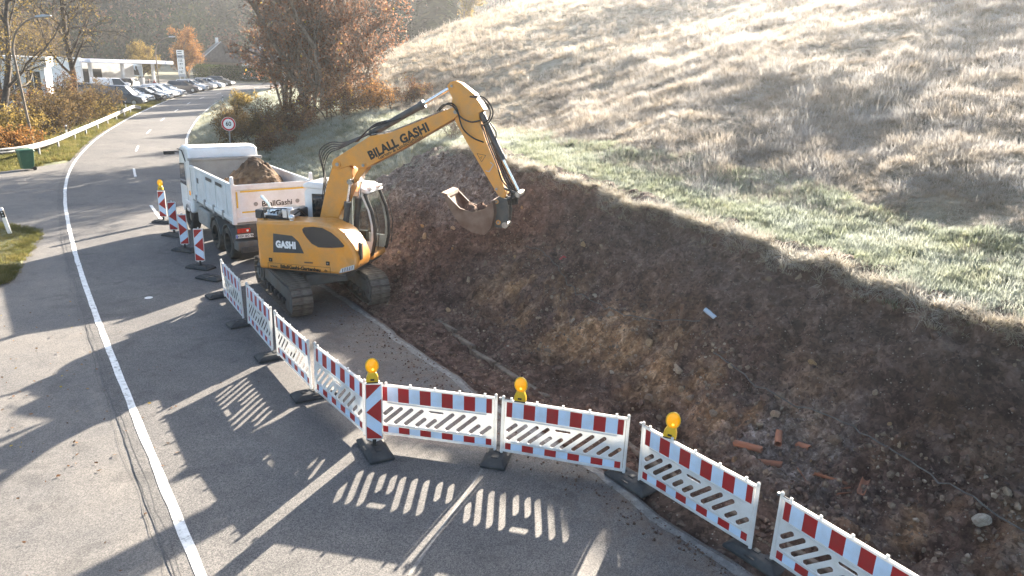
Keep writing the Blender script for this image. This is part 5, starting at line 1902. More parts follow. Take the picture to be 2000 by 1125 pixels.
for k, (x_, y_, h_, mt, nl, lab) in enumerate([
        (-38.0, 61.5, 4.6, 'leaf_olive', 11000, 'tall brown shrub in the middle behind the guard rail'),
        (-41.5, 66.5, 4.4, 'bramble', 9000, 'reddish-brown shrub below the bare tree'),
        (-35.2, 55.0, 3.6, 'leaf_olive', 8000, 'olive shrub behind the guard rail near the lamp post'),
        (-34.0, 49.5, 2.8, 'leaf_yellow', 7000, 'golden-yellow low shrub between lamp post and bin'),
        (-38.6, 55.0, 3.6, 'bramble', 8000, 'dark reddish shrub at the left frame edge'),
        (-31.6, 45.0, 1.9, 'leaf_orange', 5000, 'low orange shrub behind the green bin'),
        (-42.0, 74.0, 3.6, 'leaf_olive', 6500, 'olive shrub where the guard rail ends'),
        (-40.0, 68.6, 2.6, 'leaf_yellow', 5000, 'yellow-tipped shrub below the parked van')]):
    bush('shrub', lab, at_ground(x_, y_, -.1), 70 + k, h_, 16, int(nl * .55), .15, mt, LB)
# small tree and fence posts on the crest
plant('small_tree', 'small golden tree on the crest of the meadow', 'tree', at_ground(-7.5, 112.0), grow(36, 5.5, .13, 2, (10, 7, 5), (.5, .5, .5), .25, .2, .9),
      'bark', 5200, .26, .22, 'leaf_yellow', 9)
# trees standing higher up the slope, whose shadows reach into the meadow
for k, (x_, y_, h_, lab) in enumerate([(50, 118, 5, 'small tree on the upper slope above the frame'),
                                       (88, 112, 12, 'tall tree on the upper slope beyond the right frame edge'), (98, 104, 11, 'tree on the upper slope right of the tallest one')]):
    plant('slope_tree', lab, 'tree', at_ground(x_, y_), grow(60 + k, h_, .3, 1, (13, 8, 6), (.5, .5, .5), .25, .2, .9), 'bark', 3500, .36, .35, 'leaf_olive', 20 + k, 'trees on the upper slope')


# conifers: tiers of drooping needle sprays
def conifer(seed, h, n_=1500, width=.2):
    g = np.random.default_rng(seed)
    u = g.random(n_) ** .8
    z_ = h * (.08 + .92 * u)
    rad = h * width * (1 - u) ** .85 * g.uniform(.55, 1.12, n_) * (1 + .2 * np.sin(u * 60))
    a_ = g.uniform(0, 6.283, n_)
    c0 = np.stack([rad * .35 * np.cos(a_), rad * .35 * np.sin(a_), z_], 1)
    tip = np.stack([rad * np.cos(a_), rad * np.sin(a_), z_ - rad * g.uniform(.15, .5, n_)], 1)
    sd = np.stack([-np.sin(a_), np.cos(a_), np.zeros(n_)], 1) * (h * .022 + rad * .16)[:, None]
    V = np.stack([c0, (c0 + tip) / 2 + sd, tip, (c0 + tip) / 2 - sd], 1).reshape(-1, 3)
    me_ = np_mesh('crown', V, np.arange(4 * n_).reshape(-1, 4), False)
    set_attr(me_, 'rnd', np.repeat(np.clip(g.normal(.5, .25, n_), 0, 1), 4))
    me_.materials.append(MATS['needle_dark'])
    return me_


con = [conifer(80 + k, 17.0) for k in range(3)]
tk = MB().cyl((0, 0, -.5), (0, 0, 16.0), .24, .03, n=7).mesh('trunk')
k = 0
rdc = random.Random(5)
CP = []
for row, yy in enumerate((128, 137, 147, 158)):
    for xx in np.arange(-34, 6, 4.6):
        CP.append((xx + rdc.uniform(-1.6, 1.6) - row * 1.0, yy + rdc.uniform(-2.5, 2.5) + (xx + 15) * .25))
CP = [p for p in CP if p[0] / p[1] < -0.085]
ORD = ['first', 'second', 'third', 'fourth', 'fifth', 'sixth', 'seventh', 'eighth', 'ninth', 'tenth']
ROWS, seen_ = [], {}
for p in CP:
    kr = int(np.argmin([abs(p[1] - (p[0] + 15) * .25 - q_) for q_ in (128, 137, 147, 158)]))
    ROWS.append((kr, seen_.get(kr, 0)))
    seen_[kr] = seen_.get(kr, 0) + 1
for k, (xx, yy) in enumerate(CP):
    row_ = ROWS[k]
    t_ = thing('conifer_tree', 'dark conifer in the wood behind the crest, %s from the left in its %s row' % (ORD[row_[1]], ('front', 'second', 'third', 'last')[row_[0]]), 'tree', at_ground(xx, yy, -.3), rdc.uniform(0, 6.28), 'conifers behind the crest')
    s_ = rdc.uniform(.75, 1.2)
    t_.scale = (s_, s_, s_ * rdc.uniform(.95, 1.2))
    link('trunk', tk, 'bark_dark', t_)
    link('crown', rdc.choice(con), None, t_)
# ------------------------------------------------------------------ far valley side
fx = np.linspace(-640, 230, 170)
fy = np.linspace(215, 690, 130)
FX, FY = np.meshgrid(fx, fy, indexing='ij')


def far_z(X, Y):
    base = z_rise(np.minimum(X, 1e9) * 0, np.minimum(Y, 240)) - 3.0
    up_ = smooth(235, 590, Y + 0.12 * (X + 150) + 35 * fbm(X, Y, 0.009, 3, 101))
    return base + 130 * up_ + 8 * fbm(X, Y, 0.014, 3, 102) * up_


FZ = far_z(FX, FY)
fme = np_mesh('far_hillside', np.stack([FX, FY, FZ], -1).reshape(-1, 3), grid_faces(*FX.shape))
set_attr(fme, 'green', (0.5 + 0.5 * fbm(FX, FY, 0.03, 3, 103)).ravel())
tag(link('far_hillside', fme, 'turf'), kind='structure')


def far_tree(seed, h, n_, mat, w=.33):
    g = np.random.default_rng(seed)
    lob = g.normal(0, 1, (7, 3)) * np.array([h * w * .45, h * w * .45, h * .14]) + np.array([0, 0, h * .6])
    c_ = lob[g.integers(0, 7, n_)] + g.normal(0, 1, (n_, 3)) * np.array([h * w * .26, h * w * .26, h * .11])
    c_[:, 2] = np.maximum(c_[:, 2], h * .12)
    q = g.normal(0, 1, (n_, 3)); q /= np.linalg.norm(q, axis=1)[:, None]
    w_ = np.cross(q, g.normal(0, 1, (n_, 3))); w_ /= np.linalg.norm(w_, axis=1)[:, None]
    L = h * .05 * g.uniform(.6, 1.3, n_)[:, None]
    V = np.stack([c_ - q * L, c_ + w_ * L * .7, c_ + q * L, c_ - w_ * L * .7], 1).reshape(-1, 3)
    V = np.concatenate([V, [[-h * .012, 0, -1], [h * .012, 0, -1], [h * .006, 0, h * .6], [-h * .006, 0, h * .6]]])
    me_ = np_mesh('far_tree', V, np.arange(len(V)).reshape(-1, 4), False)
    set_attr(me_, 'rnd', np.r_[np.repeat(np.clip(g.normal(.5, .25, n_), 0, 1), 4), np.zeros(4)])
    me_.materials.append(MATS[mat])
    return me_


far_p = proto_collection('far_tree', [far_tree(1, 11, 420, 'leaf_olive'), far_tree(2, 12, 420, 'leaf_rust'), far_tree(3, 10, 420, 'leaf_green'), far_tree(4, 12, 420, 'leaf_green'),
                                      far_tree(5, 11, 420, 'leaf_olive'), conifer(95, 15, 420, .2), conifer(96, 17, 420, .19), conifer(97, 14, 420, .22)])
n_ = 5200
n_ = 7500
x, y = rng.uniform(-450, 20, n_), rng.uniform(225, 570, n_)
kp = (fbm(x, y, 0.010, 3, 104) > -0.05) & (x / y < 0.02)
x, y = x[kp], y[kp]
sc = rng.uniform(.8, 1.5, len(x))
scatter('far_forest', np.stack([x, y, far_z(x, y) - .3], 1), np.stack([x * 0, x * 0, rng.uniform(0, 6.28, len(x))], 1), np.stack([sc, sc, sc * rng.uniform(.85, 1.15, len(x))], 1), far_p)['label'] = 'hazy mixed autumn forest on the far valley side'

# ------------------------------------------------------------------ trees around the filling station
ST = 'trees around the filling station'
for k, (x_, y_, h_, mt, nl, ls, lab) in enumerate([
        (-66.2, 150, 8.5, 'leaf_orange', 9000, .30, 'round orange-brown tree behind the price sign'),
        (-76.0, 150, 6.0, 'leaf_yellow', 6000, .28, 'golden tree rising behind the station canopy'),
        (-71.5, 140, 4.5, 'leaf_yellow', 5000, .24, 'bright yellow shrub below the canopy end'),
        (-84, 132, 9.5, 'leaf_olive', 6500, .30, 'olive tree behind the left half of the station'),
        (-92, 140, 11, 'leaf_olive', 6500, .32, 'tall olive tree far behind the white building'),
        (-50.0, 186, 9.0, 'leaf_rust', 6500, .34, 'rust tree behind the hedge beyond the car park'),
        (-44.0, 168, 9.5, 'leaf_olive', 6500, .34, 'olive tree where the road disappears'),
        (-36.0, 160, 9.0, 'leaf_rust', 6500, .34, 'rust tree right of the vanishing road'),
        (-60.0, 190, 11.0, 'leaf_olive', 6500, .36, 'tall olive tree behind the grey roofed house')]):
    br = grow(130 + k, h_, .16, 2, (10, 6, 4), (.5, .5, .5), .25, .12, .9)
    plant('background_tree', lab, 'tree', at_ground(x_, y_), br, 'bark_dark', nl, ls, .3, mt, 130 + k, ST, (1, 2, 3), minr=.02)
# clipped hedge
hx_ = rng.uniform(-9, 9, 7000)
hz_ = rng.uniform(0, 3.1, 7000)
hy_ = rng.uniform(-1.2, 1.2, 7000)
q = rng.normal(0, 1, (7000, 3)); q /= np.linalg.norm(q, axis=1)[:, None]
w_ = np.cross(q, rng.normal(0, 1, (7000, 3))); w_ /= np.linalg.norm(w_, axis=1)[:, None]
C_ = np.stack([hx_, hy_, hz_ + .25 * fbm(hx_, hy_, .6, 2, 111)], 1)
V = np.stack([C_ - q * .16, C_ + w_ * .12, C_ + q * .16, C_ - w_ * .12], 1).reshape(-1, 3)
hme = np_mesh('foliage', V, np.arange(28000).reshape(-1, 4), False)
set_attr(hme, 'rnd', np.repeat(rng.random(7000), 4))
hedge = thing('hedge', 'dark green clipped hedge at the far end of the car park', 'hedge', at_ground(-59.5, 158), R(8))
link('foliage', hme, 'leaf_green', hedge)
hs2 = MB()
for k in range(12):
    hs2.cyl((-8.4 + k * 1.5, 0, 0), (-8.4 + k * 1.5, .1, 2.4), .05, n=5)
hs2.build('stems', 'bark_dark', hedge)['kind'] = 'stuff'

# ------------------------------------------------------------------ filling station
M('render_white', (0.74, 0.75, 0.76), (0.62, 0.63, 0.64), 1.5, 0.7)
M('fascia_blue', (0.50, 0.54, 0.66), (0.44, 0.48, 0.6), 1.0, 0.5)
M('shop_dark', (0.05, 0.055, 0.06), (0.09, 0.085, 0.08), 1.2, 0.3)
M('poster_sky', (0.62, 0.72, 0.82), (0.7, 0.78, 0.85), .7, 0.5)
M('roof_tile', (0.085, 0.075, 0.075), (0.14, 0.12, 0.115), 2.0, 0.85)
M('wood_grey', (0.16, 0.13, 0.10), (0.24, 0.20, 0.165), 4, 0.85)
M('sign_grey', (0.34, 0.36, 0.40), (0.4, 0.42, 0.45), 2, 0.5)
ca = math.atan2(128 - 112, -59.75 + 64.38)
sta = thing('filling_station', 'white filling station with a long flat canopy behind the parked cars', 'building', (-62.0, 120.0, .95), ca)
cn = MB().b2((-8.6, -.2, 3.95), (8.6, 6.6, 4.45)).build('canopy', 'fascia_blue', sta, bevel=.03)
MB().b2((7.0, -.23, 3.93), (8.63, 6.63, 4.47)).build('canopy_end', 'render_white', cn, bevel=.03)
for x_ in (-7.2, -1.0, 5.6):
    MB().b2((x_ - .2, 1.2, 0), (x_ + .2, 1.6, 3.95)).build('column', 'render_white', sta)
wl_ = MB().b2((-9, 7.2, 0), (7.5, 7.6, 3.8)).build('back_wall', 'render_white', sta)
for k in range(4):
    MB().b2((-8.2 + k * 2.3, 7.12, .3), (-6.4 + k * 2.3, 7.19, 2.9)).build('shop_window', 'shop_dark', wl_)
MB().b2((-9.4, 1.0, 0), (-9.0, 7.6, 4.6)).build('side_wall', 'render_white', sta)
for k in range(3):
    pb_ = MB().b2((-4.5 + k * 3.6, 1.1, 0), (-4.0 + k * 3.6, 1.9, 1.7)).build('fuel_pump', 'sign_grey', sta, bevel=.05)
bb = thing('billboard', 'white billboard showing a dark car and a figure under the canopy', 'billboard', (-67.3, 130.0, 1.0), R(-27))
MB().b2((-2.3, -.06, 1.7), (2.3, .06, 3.75)).build('board', 'poster_sky', bb, bevel=.02)
MB().prism([(-2.1, 1.9), (1.2, 1.9), (1.1, 2.3), (.5, 2.7), (-.2, 3.1), (-1.2, 3.05), (-2.1, 2.7)], 'y', -.075, -.065).build('printed_car', 'letter_black', bb)
MB().prism([(.4, 1.9), (1.6, 1.9), (1.3, 2.8), (.9, 3.0), (.6, 2.6)], 'y', -.085, -.077).ball((.85, -.08, 3.15), (.25, .006, .3), 10, 6).build('printed_figure', 'dark_panel', bb)
for x_ in (-2.0, 2.0):
    MB().b2((x_ - .08, -.08, 0), (x_ + .08, .08, 1.7)).build('leg', 'sign_grey', bb)
# white flat roofed hall at the left edge
hall = thing('white_hall', 'white flat-roofed hall with tall windows behind the left shrubs', 'building', (-56.5, 83.0, .3), R(28))
MB().b2((-9, 0, 0), (3.0, 9, 4.2)).build('wall', 'render_white', hall)
MB().b2((-9.3, -.35, 4.2), (3.3, 9.3, 5.3)).build('fascia', 'render_white', hall, bevel=.04)
for k in range(6):
    wf = MB().b2((-8.4 + k * 1.9, -.04, .5), (-7.0 + k * 1.9, -.005, 3.7)).build('window', 'tinted_glass', hall)
    MB().b2((-7.74 + k * 1.9, -.075, .5), (-7.66 + k * 1.9, -.042, 3.7)).build('mullion', 'render_white', wf)
# price pylon
py = thing('price_sign', 'tall white petrol price sign beside the road beyond the station', 'sign', (-63.4, 140.0, 1.0), R(-22))
for x_ in (-.6, .6):
    MB().b2((x_ - .07, -.08, 0), (x_ + .07, .08, 6.4)).build('post', 'sign_grey', py)
for z0, z1, mt in ((5.55, 6.4, 'plate_white'), (4.98, 5.5, 'sign_grey'), (2.15, 4.93, 'plate_white'), (1.65, 2.1, 'sign_grey')):
    MB().b2((-.78, -.13, z0), (.78, .13, z1)).build('panel', mt, py, bevel=.02)
for s_, z_ in (('155', 4.5), ('197', 3.85), ('176', 3.2), ('107', 2.5)):
    lettering(s_, .62, 'letter_black', py, (0, -.137, z_), (1, 0, 0), (0, 0, 1), .015, .002, spacing=1.2)
for z_ in (6.15, 5.8, 5.25):
    MB().b2((-.55, -.137, z_ - .07), (.55, -.132, z_ + .07)).build('printed_bar', 'dark_panel', py)


def house(name, label, loc, rz, w, d, h, rh, wallm):
    t_ = thing(name, label, 'house', loc, rz)
    MB().b2((-w / 2, -d / 2, 0), (w / 2, d / 2, h)).build('wall', wallm, t_)
    rf_ = MB().prism([(-d / 2 - .6, h - .1), (d / 2 + .6, h - .1), (0, h + rh)], 'x', -w / 2 - .5, w / 2 + .5).build('roof', 'roof_tile', t_)
    MB().b2((-w * .2, -.3, h + rh * .5), (-w * .2 + .6, .3, h + rh + 1.1)).build('chimney', 'render_white', rf_)
    MB().prism([(-d / 2 - .75, h - .2), (-d / 2 - .45, h - .2), (.12, h + rh + .1), (-.12, h + rh + .1)], 'x', w / 2 + .5, w / 2 + .62).build('verge_board', 'render_white', rf_)
    for k in range(4):
        x_ = -w / 2 + (k + .5) * w / 4
        wn_ = MB().b2((x_ - .5, -d / 2 - .03, 1.0), (x_ + .5, -d / 2 - .003, 2.4)).build('window', 'tinted_glass', t_)
        MB().b2((x_ - .6, -d / 2 - .08, .9), (x_ + .6, -d / 2 - .035, .98)).build('sill', 'render_white', wn_)
    return t_


house('grey_house', 'house with a steep dark tiled roof behind the hedge', at_ground(-69, 172), R(-62), 11, 9, 3.2, 4.2, 'wood_grey')
house('white_house', 'white house half hidden behind the rust-leaved thicket', at_ground(-56, 166), R(-20), 8, 7, 3.6, 3.0, 'render_white')

# ------------------------------------------------------------------ cars
CAR_COL = {'car_black': (0.012, 0.013, 0.016), 'car_navy': (0.03, 0.045, 0.075), 'car_white': (0.72, 0.73, 0.75), 'car_silver': (0.42, 0.46, 0.52), 'car_grey': (0.13, 0.14, 0.155), 'car_brown': (0.05, 0.04, 0.04)}
for k, v_ in CAR_COL.items():
    paint(k, v_, tuple(min(1, a * 1.15 + .02) for a in v_), .9, .3)
M('alloy', (0.4, 0.41, 0.42), None, rough=.35, metal=.8)


def make_car(L=4.4, W=1.78, H=1.48, van=False):
    root = thing('parked_car', 'x', 'car', group='cars parked by the filling station')
    h0 = .92 if not van else 1.05
    prof_ = [(-L / 2, .35), (-L / 2 + .02, h0 - .1), (-L / 2 + .12, h0 + .02), (L / 2 - 1.15, h0 + .03), (L / 2 - .25, h0 - .16), (L / 2 - .03, h0 - .34), (L / 2, .38), (L / 2 - .15, .22), (-L / 2 + .15, .22)]
    body = MB().prism(prof_, 'y', -W / 2, W / 2).build('body', 'car_white', root, bevel=.10, seg=3, angle=50)
    rx0, rx1 = (-L / 2 + .25, L / 2 - 1.75) if van else (-L / 2 + .55, L / 2 - 2.0)
    gb = [(-L / 2 + .10, h0), (L / 2 - (.95 if van else 1.15), h0), (rx1, H - .05), (rx0, H - .05)]
    gh = MB()
    wi = W / 2 - .06
    wt = W / 2 - .22
    gh.loft([[(x_, -wi if z_ < h0 + .1 else -wt, z_) for x_, z_ in gb], [(x_, wi if z_ < h0 + .1 else wt, z_) for x_, z_ in gb]])
    gh.build('windows', 'tinted_glass', root, bevel=.03)
    MB().loft([[(rx0 - .1, -wt - .03, H - .06), (rx1 + .08, -wt - .03, H - .06), (rx1 + .08, wt + .03, H - .06), (rx0 - .1, wt + .03, H - .06)],
               [(rx0, -wt + .06, H), (rx1 - .05, -wt + .06, H), (rx1 - .05, wt - .06, H), (rx0, wt - .06, H)]]).build('roof', 'car_white', root, bevel=.02)
    for s in (-1, 1):
        pl_ = MB()
        for xa, xb in ((L / 2 - (.95 if van else 1.15), rx1), (.0, -.1), (-L / 2 + .12, rx0)):
            pl_.cyl((xa, s * (wi + .005), h0), (xb, s * (wt + .02), H - .05), .045, n=6)
        if van:
            pl_.loft([[(-L / 2 + .2, s * (wi + .004), h0 + .02), (-.1, s * (wi + .004), h0 + .02), (-.15, s * (wt + .02), H - .06), (rx0, s * (wt + .02), H - .06)],
                      [(-L / 2 + .2, s * (wi + .02), h0 + .02), (-.1, s * (wi + .02), h0 + .02), (-.15, s * (wt + .04), H - .06), (rx0, s * (wt + .04), H - .06)]])
        pl_.build('pillars', 'car_white', root)
        MB().ball((L / 2 - .20, s * (W / 2 - .24), h0 - .24), (.20, .17, .085), 10, 6).build('headlight', 'lamp_glass', root)
        MB().b2((L / 2 - 1.35, s * (W / 2 - .02), h0 + .02), (L / 2 - 1.2, s * (W / 2 + .16), h0 + .16)).build('mirror', 'car_white', root, bevel=.03)
    for x_ in (L / 2 - .85, -L / 2 + .8):
        for s in (-1, 1):
            y_ = s * (W / 2 - .1)
            w_ = MB().cyl((x_, y_ - .11, .32), (x_, y_ + .11, .32), .32, n=18).build('wheel', 'tyre', root)
            MB().cyl((x_, y_ + s * .108, .32), (x_, y_ + s * .118, .32), .2, n=14).build('rim', 'alloy', w_)
    MB().b2((L / 2 - .02, -.26, .42), (L / 2 + .012, .26, .53)).build('number_plate', 'plate_white', root)
    MB().b2((L / 2 - .06, -.5, .56), (L / 2 + .004, .5, .66)).build('grille', 'letter_black', root)
    return root


car0, van0 = make_car(), make_car(5.1, 1.92, 1.95, True)
CARS = [  # nose position, colour, label, van
    (-43.95, 87.03, 'car_navy', 'dark navy van nearest to the end of the guard rail', True),
    (-45.6, 91.6, 'car_silver', 'silver car directly behind the navy van', False),
    (-45.7, 95.2, 'car_black', 'black car third in the parked row', False),
    (-46.39, 98.6, 'car_silver', 'pale silver car fourth in the parked row', False),
    (-47.2, 102.2, 'car_white', 'white car fifth in the parked row', False),
    (-47.9, 105.87, 'car_silver', 'silver estate car just left of the gap in the parked row', False),
    (-50.14, 116.8, 'car_brown', 'dark brown car first after the gap in the parked row', False),
    (-51.15, 121.6, 'car_white', 'white car right of the dark brown one', False),
    (-51.7, 126.4, 'car_grey', 'grey car third after the gap in the parked row', False),
    (-52.2, 131.2, 'car_silver', 'silver car last of the slanted row', False),
    (-54.0, 140.5, 'car_black', 'small dark car at the far end of the car park', False)]
HD = R(4)
for k, (x_, y_, cm, lab, vn) in enumerate(CARS):
    src = van0 if vn else car0
    o = src if (vn or k == 1) else copy_tree(src)
    hl = 2.95 if vn else 2.5
    rzc = HD + random.uniform(-.06, .06)
    cx2, cy2 = x_ - hl * math.cos(rzc), y_ - hl * math.sin(rzc)
    o.location = (cx2, cy2, float(z_rise(np.array(cx2), np.array(cy2))) + .02)
    o.rotation_euler = (0, 0, rzc)
    o.scale = (1.15, 1.15, 1.15)
    o['label'] = lab
    for ch in o.children:
        if ch.name.split('.')[0] in ('body', 'roof', 'pillars', 'mirror'):
            ch.material_slots[0].link = 'OBJECT'
            ch.material_slots[0].material = MATS[cm]
for x_, y_, rz_, cm, lab, src in ((-57.5, 99.5, 10, 'car_black', 'black car behind the front row at the left end of the station', car0), (-57.0, 104.0, 30, 'car_white', 'white van parked behind the front row', van0),
                                  (-62.5, 118.5, -80, 'car_white', 'white car with its dark rear window under the canopy', car0)):
    o = copy_tree(src)
    o.location = (x_, y_, float(z_rise(np.array(x_), np.array(y_))) + .03)
    o.rotation_euler = (0, 0, R(rz_))
    o['label'] = lab
    for ch in o.children:
        if ch.name.split('.')[0] in ('body', 'roof', 'pillars', 'mirror'):
            ch.material_slots[0].link = 'OBJECT'
            ch.material_slots[0].material = MATS[cm]
# tarmac of the forecourt
fc = [(-44.2, 80), (-47.0, 97.4), (-50.6, 113.7), (-52.9, 131), (-53.3, 150), (-75, 150), (-82, 112), (-58, 84)]
fme2 = bpy.data.meshes.new('forecourt')
bmx = bmesh.new()
bf = bmx.faces.new([bmx.verts.new((a, b_, 0)) for a, b_ in fc])
bmesh.ops.triangulate(bmx, faces=[bf])
for _ in range(3):
    bmesh.ops.subdivide_edges(bmx, edges=bmx.edges[:], cuts=1, use_grid_fill=True)
for v_ in bmx.verts:
    v_.co.z = float(z_rise(np.array(v_.co.x), np.array(v_.co.y))) + .03
bmx.to_mesh(fme2)
bmx.free()
tag(link('forecourt', fme2, 'old_asphalt'), kind='structure')

# ------------------------------------------------------------------ people at the station
M('cloth_dark', (0.02, 0.02, 0.024), (0.035, 0.035, 0.04), 6, .8)
M('cloth_red', (0.28, 0.05, 0.045), (0.2, 0.04, 0.04), 6, .8)
M('skin', (0.45, 0.28, 0.2), None, rough=.6)
M('hair', (0.03, 0.02, 0.015), None, rough=.7)


def person(label, loc, rz, cloth):
    t_ = thing('person', label, 'person', loc, rz)
    J = [(0, 0, .95), (0, 0, 1.2), (0, 0, 1.42), (0, 0, 1.52), (0, 0, 1.62), (0, 0, 1.74),
         (0, .19, 1.40), (.05, .25, 1.12), (.14, .24, .88), (.16, .23, .78), (0, -.19, 1.40), (.0, -.27, 1.12), (.06, -.26, .88), (.08, -.25, .78),
         (0, .10, .92), (.10, .11, .50), (.06, .11, .08), (.20, .12, .05), (0, -.10, .92), (-.06, -.11, .50), (-.14, -.11, .09), (-.01, -.12, .05)]
    E_ = [(0, 1), (1, 2), (2, 3), (3, 4), (4, 5), (2, 6), (6, 7), (7, 8), (8, 9), (2, 10), (10, 11), (11, 12), (12, 13), (0, 14), (14, 15), (15, 16), (16, 17), (0, 18), (18, 19), (19, 20), (20, 21)]
    rad = [.16, .16, .17, .065, .09, .085, .075, .055, .045, .04, .075, .055, .045, .04, .1, .075, .05, .045, .1, .075, .05, .045]
    me_ = bpy.data.meshes.new('body')
    me_.from_pydata(J, E_, [])
    o_ = link('body', me_, cloth, t_)
    md = o_.modifiers.new('skin', 'SKIN')
    for k, sv in enumerate(me_.skin_vertices[0].data):
        sv.radius = (rad[k], rad[k] * (1.25 if k in (0, 1, 2) else 1))
        sv.use_root = k == 0
    sb_ = o_.modifiers.new('subdivision', 'SUBSURF')
    sb_.levels = sb_.render_levels = 1
    MB().ball((.03, 0, 1.66), (.10, .09, .12), 12, 8).build('face', 'skin', t_)
    MB().ball((-.015, 0, 1.70), (.105, .098, .11), 12, 8).build('hair', 'hair', t_)
    return t_


person('person in dark clothes standing beside the white car at the station', (-60.9, 116.5, .9), R(-60), 'cloth_dark')
person('person in dark jacket walking under the canopy right of the white car', (-58.6, 117.5, .9), R(20), 'cloth_dark')
person('person in a red top beside the lamp post at the station', (-57.0, 116.0, .88), R(-100), 'cloth_red')

# ------------------------------------------------------------------ roadside furniture
# guard rail
GP = catmull(np.array([(-33, 36.6), (-30.2, 38.2), (-28.6, 41.0), (-29.2, 45.0), (-31.6, 52.0), (-36.3, 65.5), (-39.8, 75.5), (-41.2, 80.2)]), 1.0)
gn = with_normals(GP)
gz = np.full(len(GP), .0) + z_rise(GP[:, 0], GP[:, 1])
gz[-4:] -= np.linspace(0, .35, 4)
grd = thing('guard_rail', 'galvanised steel guard rail curving along the left verge', 'guard rail', (0, 0, 0))
wave = [(.0, .50), (.045, .56), (.045, .60), (.0, .645), (.0, .685), (.045, .73), (.045, .77), (.0, .82), (-.012, .82), (.033, .765), (.033, .735), (-.012, .685), (-.012, .645), (.033, .595), (.033, .565), (-.012, .50)]
ML = MB()
ML.loft([[(p[0] + n2[0] * o_, p[1] + n2[1] * o_, z_ + zz) for o_, z_ in wave] for p, n2, zz in zip(GP, gn, gz)])
ML.build('rail', 'galvanised', grd)
for k in range(1, len(GP) - 1, 4):
    p, n2, zz = GP[k], gn[k], gz[k]
    MB().b2((p[0] - n2[0] * .1 - .05, p[1] - n2[1] * .1 - .05, zz - 1.0), (p[0] - n2[0] * .1 + .05, p[1] - n2[1] * .1 + .05, zz + .8)).build('post', 'galvanised', grd)

# wheeled bin
M('bin_green', (0.025, 0.10, 0.055), (0.04, 0.13, 0.07), 5, .45)
bn = thing('wheeled_bin', 'dark green wheeled rubbish bin beside the guard rail', 'bin', (-26.0, 38.1, .01), R(-40))
MB().loft([[(-.24, -.26, .08), (.24, -.26, .08), (.24, .26, .08), (-.24, .26, .08)], [(-.30, -.34, .98), (.30, -.34, .98), (.30, .34, .98), (-.30, .34, .98)]]).build('tub', 'bin_green', bn, bevel=.03)
MB().loft([[(-.33, -.38, .98), (.33, -.38, .98), (.33, .38, .98), (-.33, .38, .98)], [(-.30, -.35, 1.08), (.30, -.35, 1.08), (.30, .30, 1.12), (-.30, .30, 1.12)]]).build('lid', 'bin_green', bn, bevel=.03)
MB().cyl((-.28, .42, 1.0), (.28, .42, 1.0), .02, n=8).build('handle', 'bin_green', bn)
for s in (-1, 1):
    MB().cyl((s * .22, .26, .1), (s * .30, .26, .1), .1, n=16).build('wheel', 'black_plastic', bn)


# delineator posts
def delineator():
    t_ = thing('delineator_post', 'x', 'marker post', group='delineator posts along the road')
    MB().loft([[(-.06, -.05, -.1), (.06, -.05, -.1), (.06, .05, -.1), (-.06, .05, -.1)], [(-.06, -.05, .92), (.06, -.05, .92), (.06, .05, 1.0), (-.06, .05, 1.0)]]).build('post', 'barrier_white', t_, bevel=.02)
    bd_ = MB().loft([[(-.0615, -.0515, .66), (.0615, -.0515, .66), (.0615, .0515, .72), (-.0615, .0515, .72)], [(-.0615, -.0515, .88), (.0615, -.0515, .88), (.0615, .0515, .94), (-.0615, .0515, .94)]]).build('black_band', 'letter_black', t_)
    for z_ in (.73, .83):
        MB().cyl((0, -.0515, z_), (0, -.056, z_), .022, n=12).build('reflector', 'plate_white', bd_)
    return t_


dl = delineator()
for k, (x_, y_, tx, ty, lab) in enumerate([(-17.05, 23.6, 0, -9, 'white marker post with black band leaning on the grass island'),
                                           (-32.9, 53.0, 0, 2, 'marker post behind the guard rail near the lamp post'),
                                           (-42.4, 79.4, 0, 0, 'marker post at the far end of the guard rail'),
                                           (-38.2, 95.3, 0, 0, 'marker post on the right verge far along the road')]):
    o = dl if k == 0 else copy_tree(dl)
    o.location = (x_, y_, zg(x_, y_) + .02)
    o.rotation_euler = (R(tx), R(ty), R(25))
    o['label'] = lab

# speed limit sign
M('sign_red', (0.5, 0.02, 0.025), None, rough=.4)
sg = thing('speed_sign', 'round red-rimmed speed limit sign reading 60 above the truck cab', 'sign', at_ground(-14.6, 36.9), R(8))
sz_ = sg.location.z
MB().cyl((0, .04, -.3), (0, .04, 3.15 - sz_), .038, n=10).build('pole', 'galvanised', sg)
zc = 2.88 - sz_
MB().cyl((0, 0, zc), (0, .012, zc), .33, n=40).build('disc', 'sign_red', sg)
MB().cyl((0, -.004, zc), (0, -.001, zc), .25, n=36).build('white_field', 'plate_white', sg)
MB().cyl((0, .003, zc), (0, .010, zc), .345, n=40).build('rim', 'plate_white', sg)
lettering('60', .30, 'letter_black', sg, (0, -.008, zc), (1, 0, 0), (0, 0, 1), .007, .002, sx=.92)


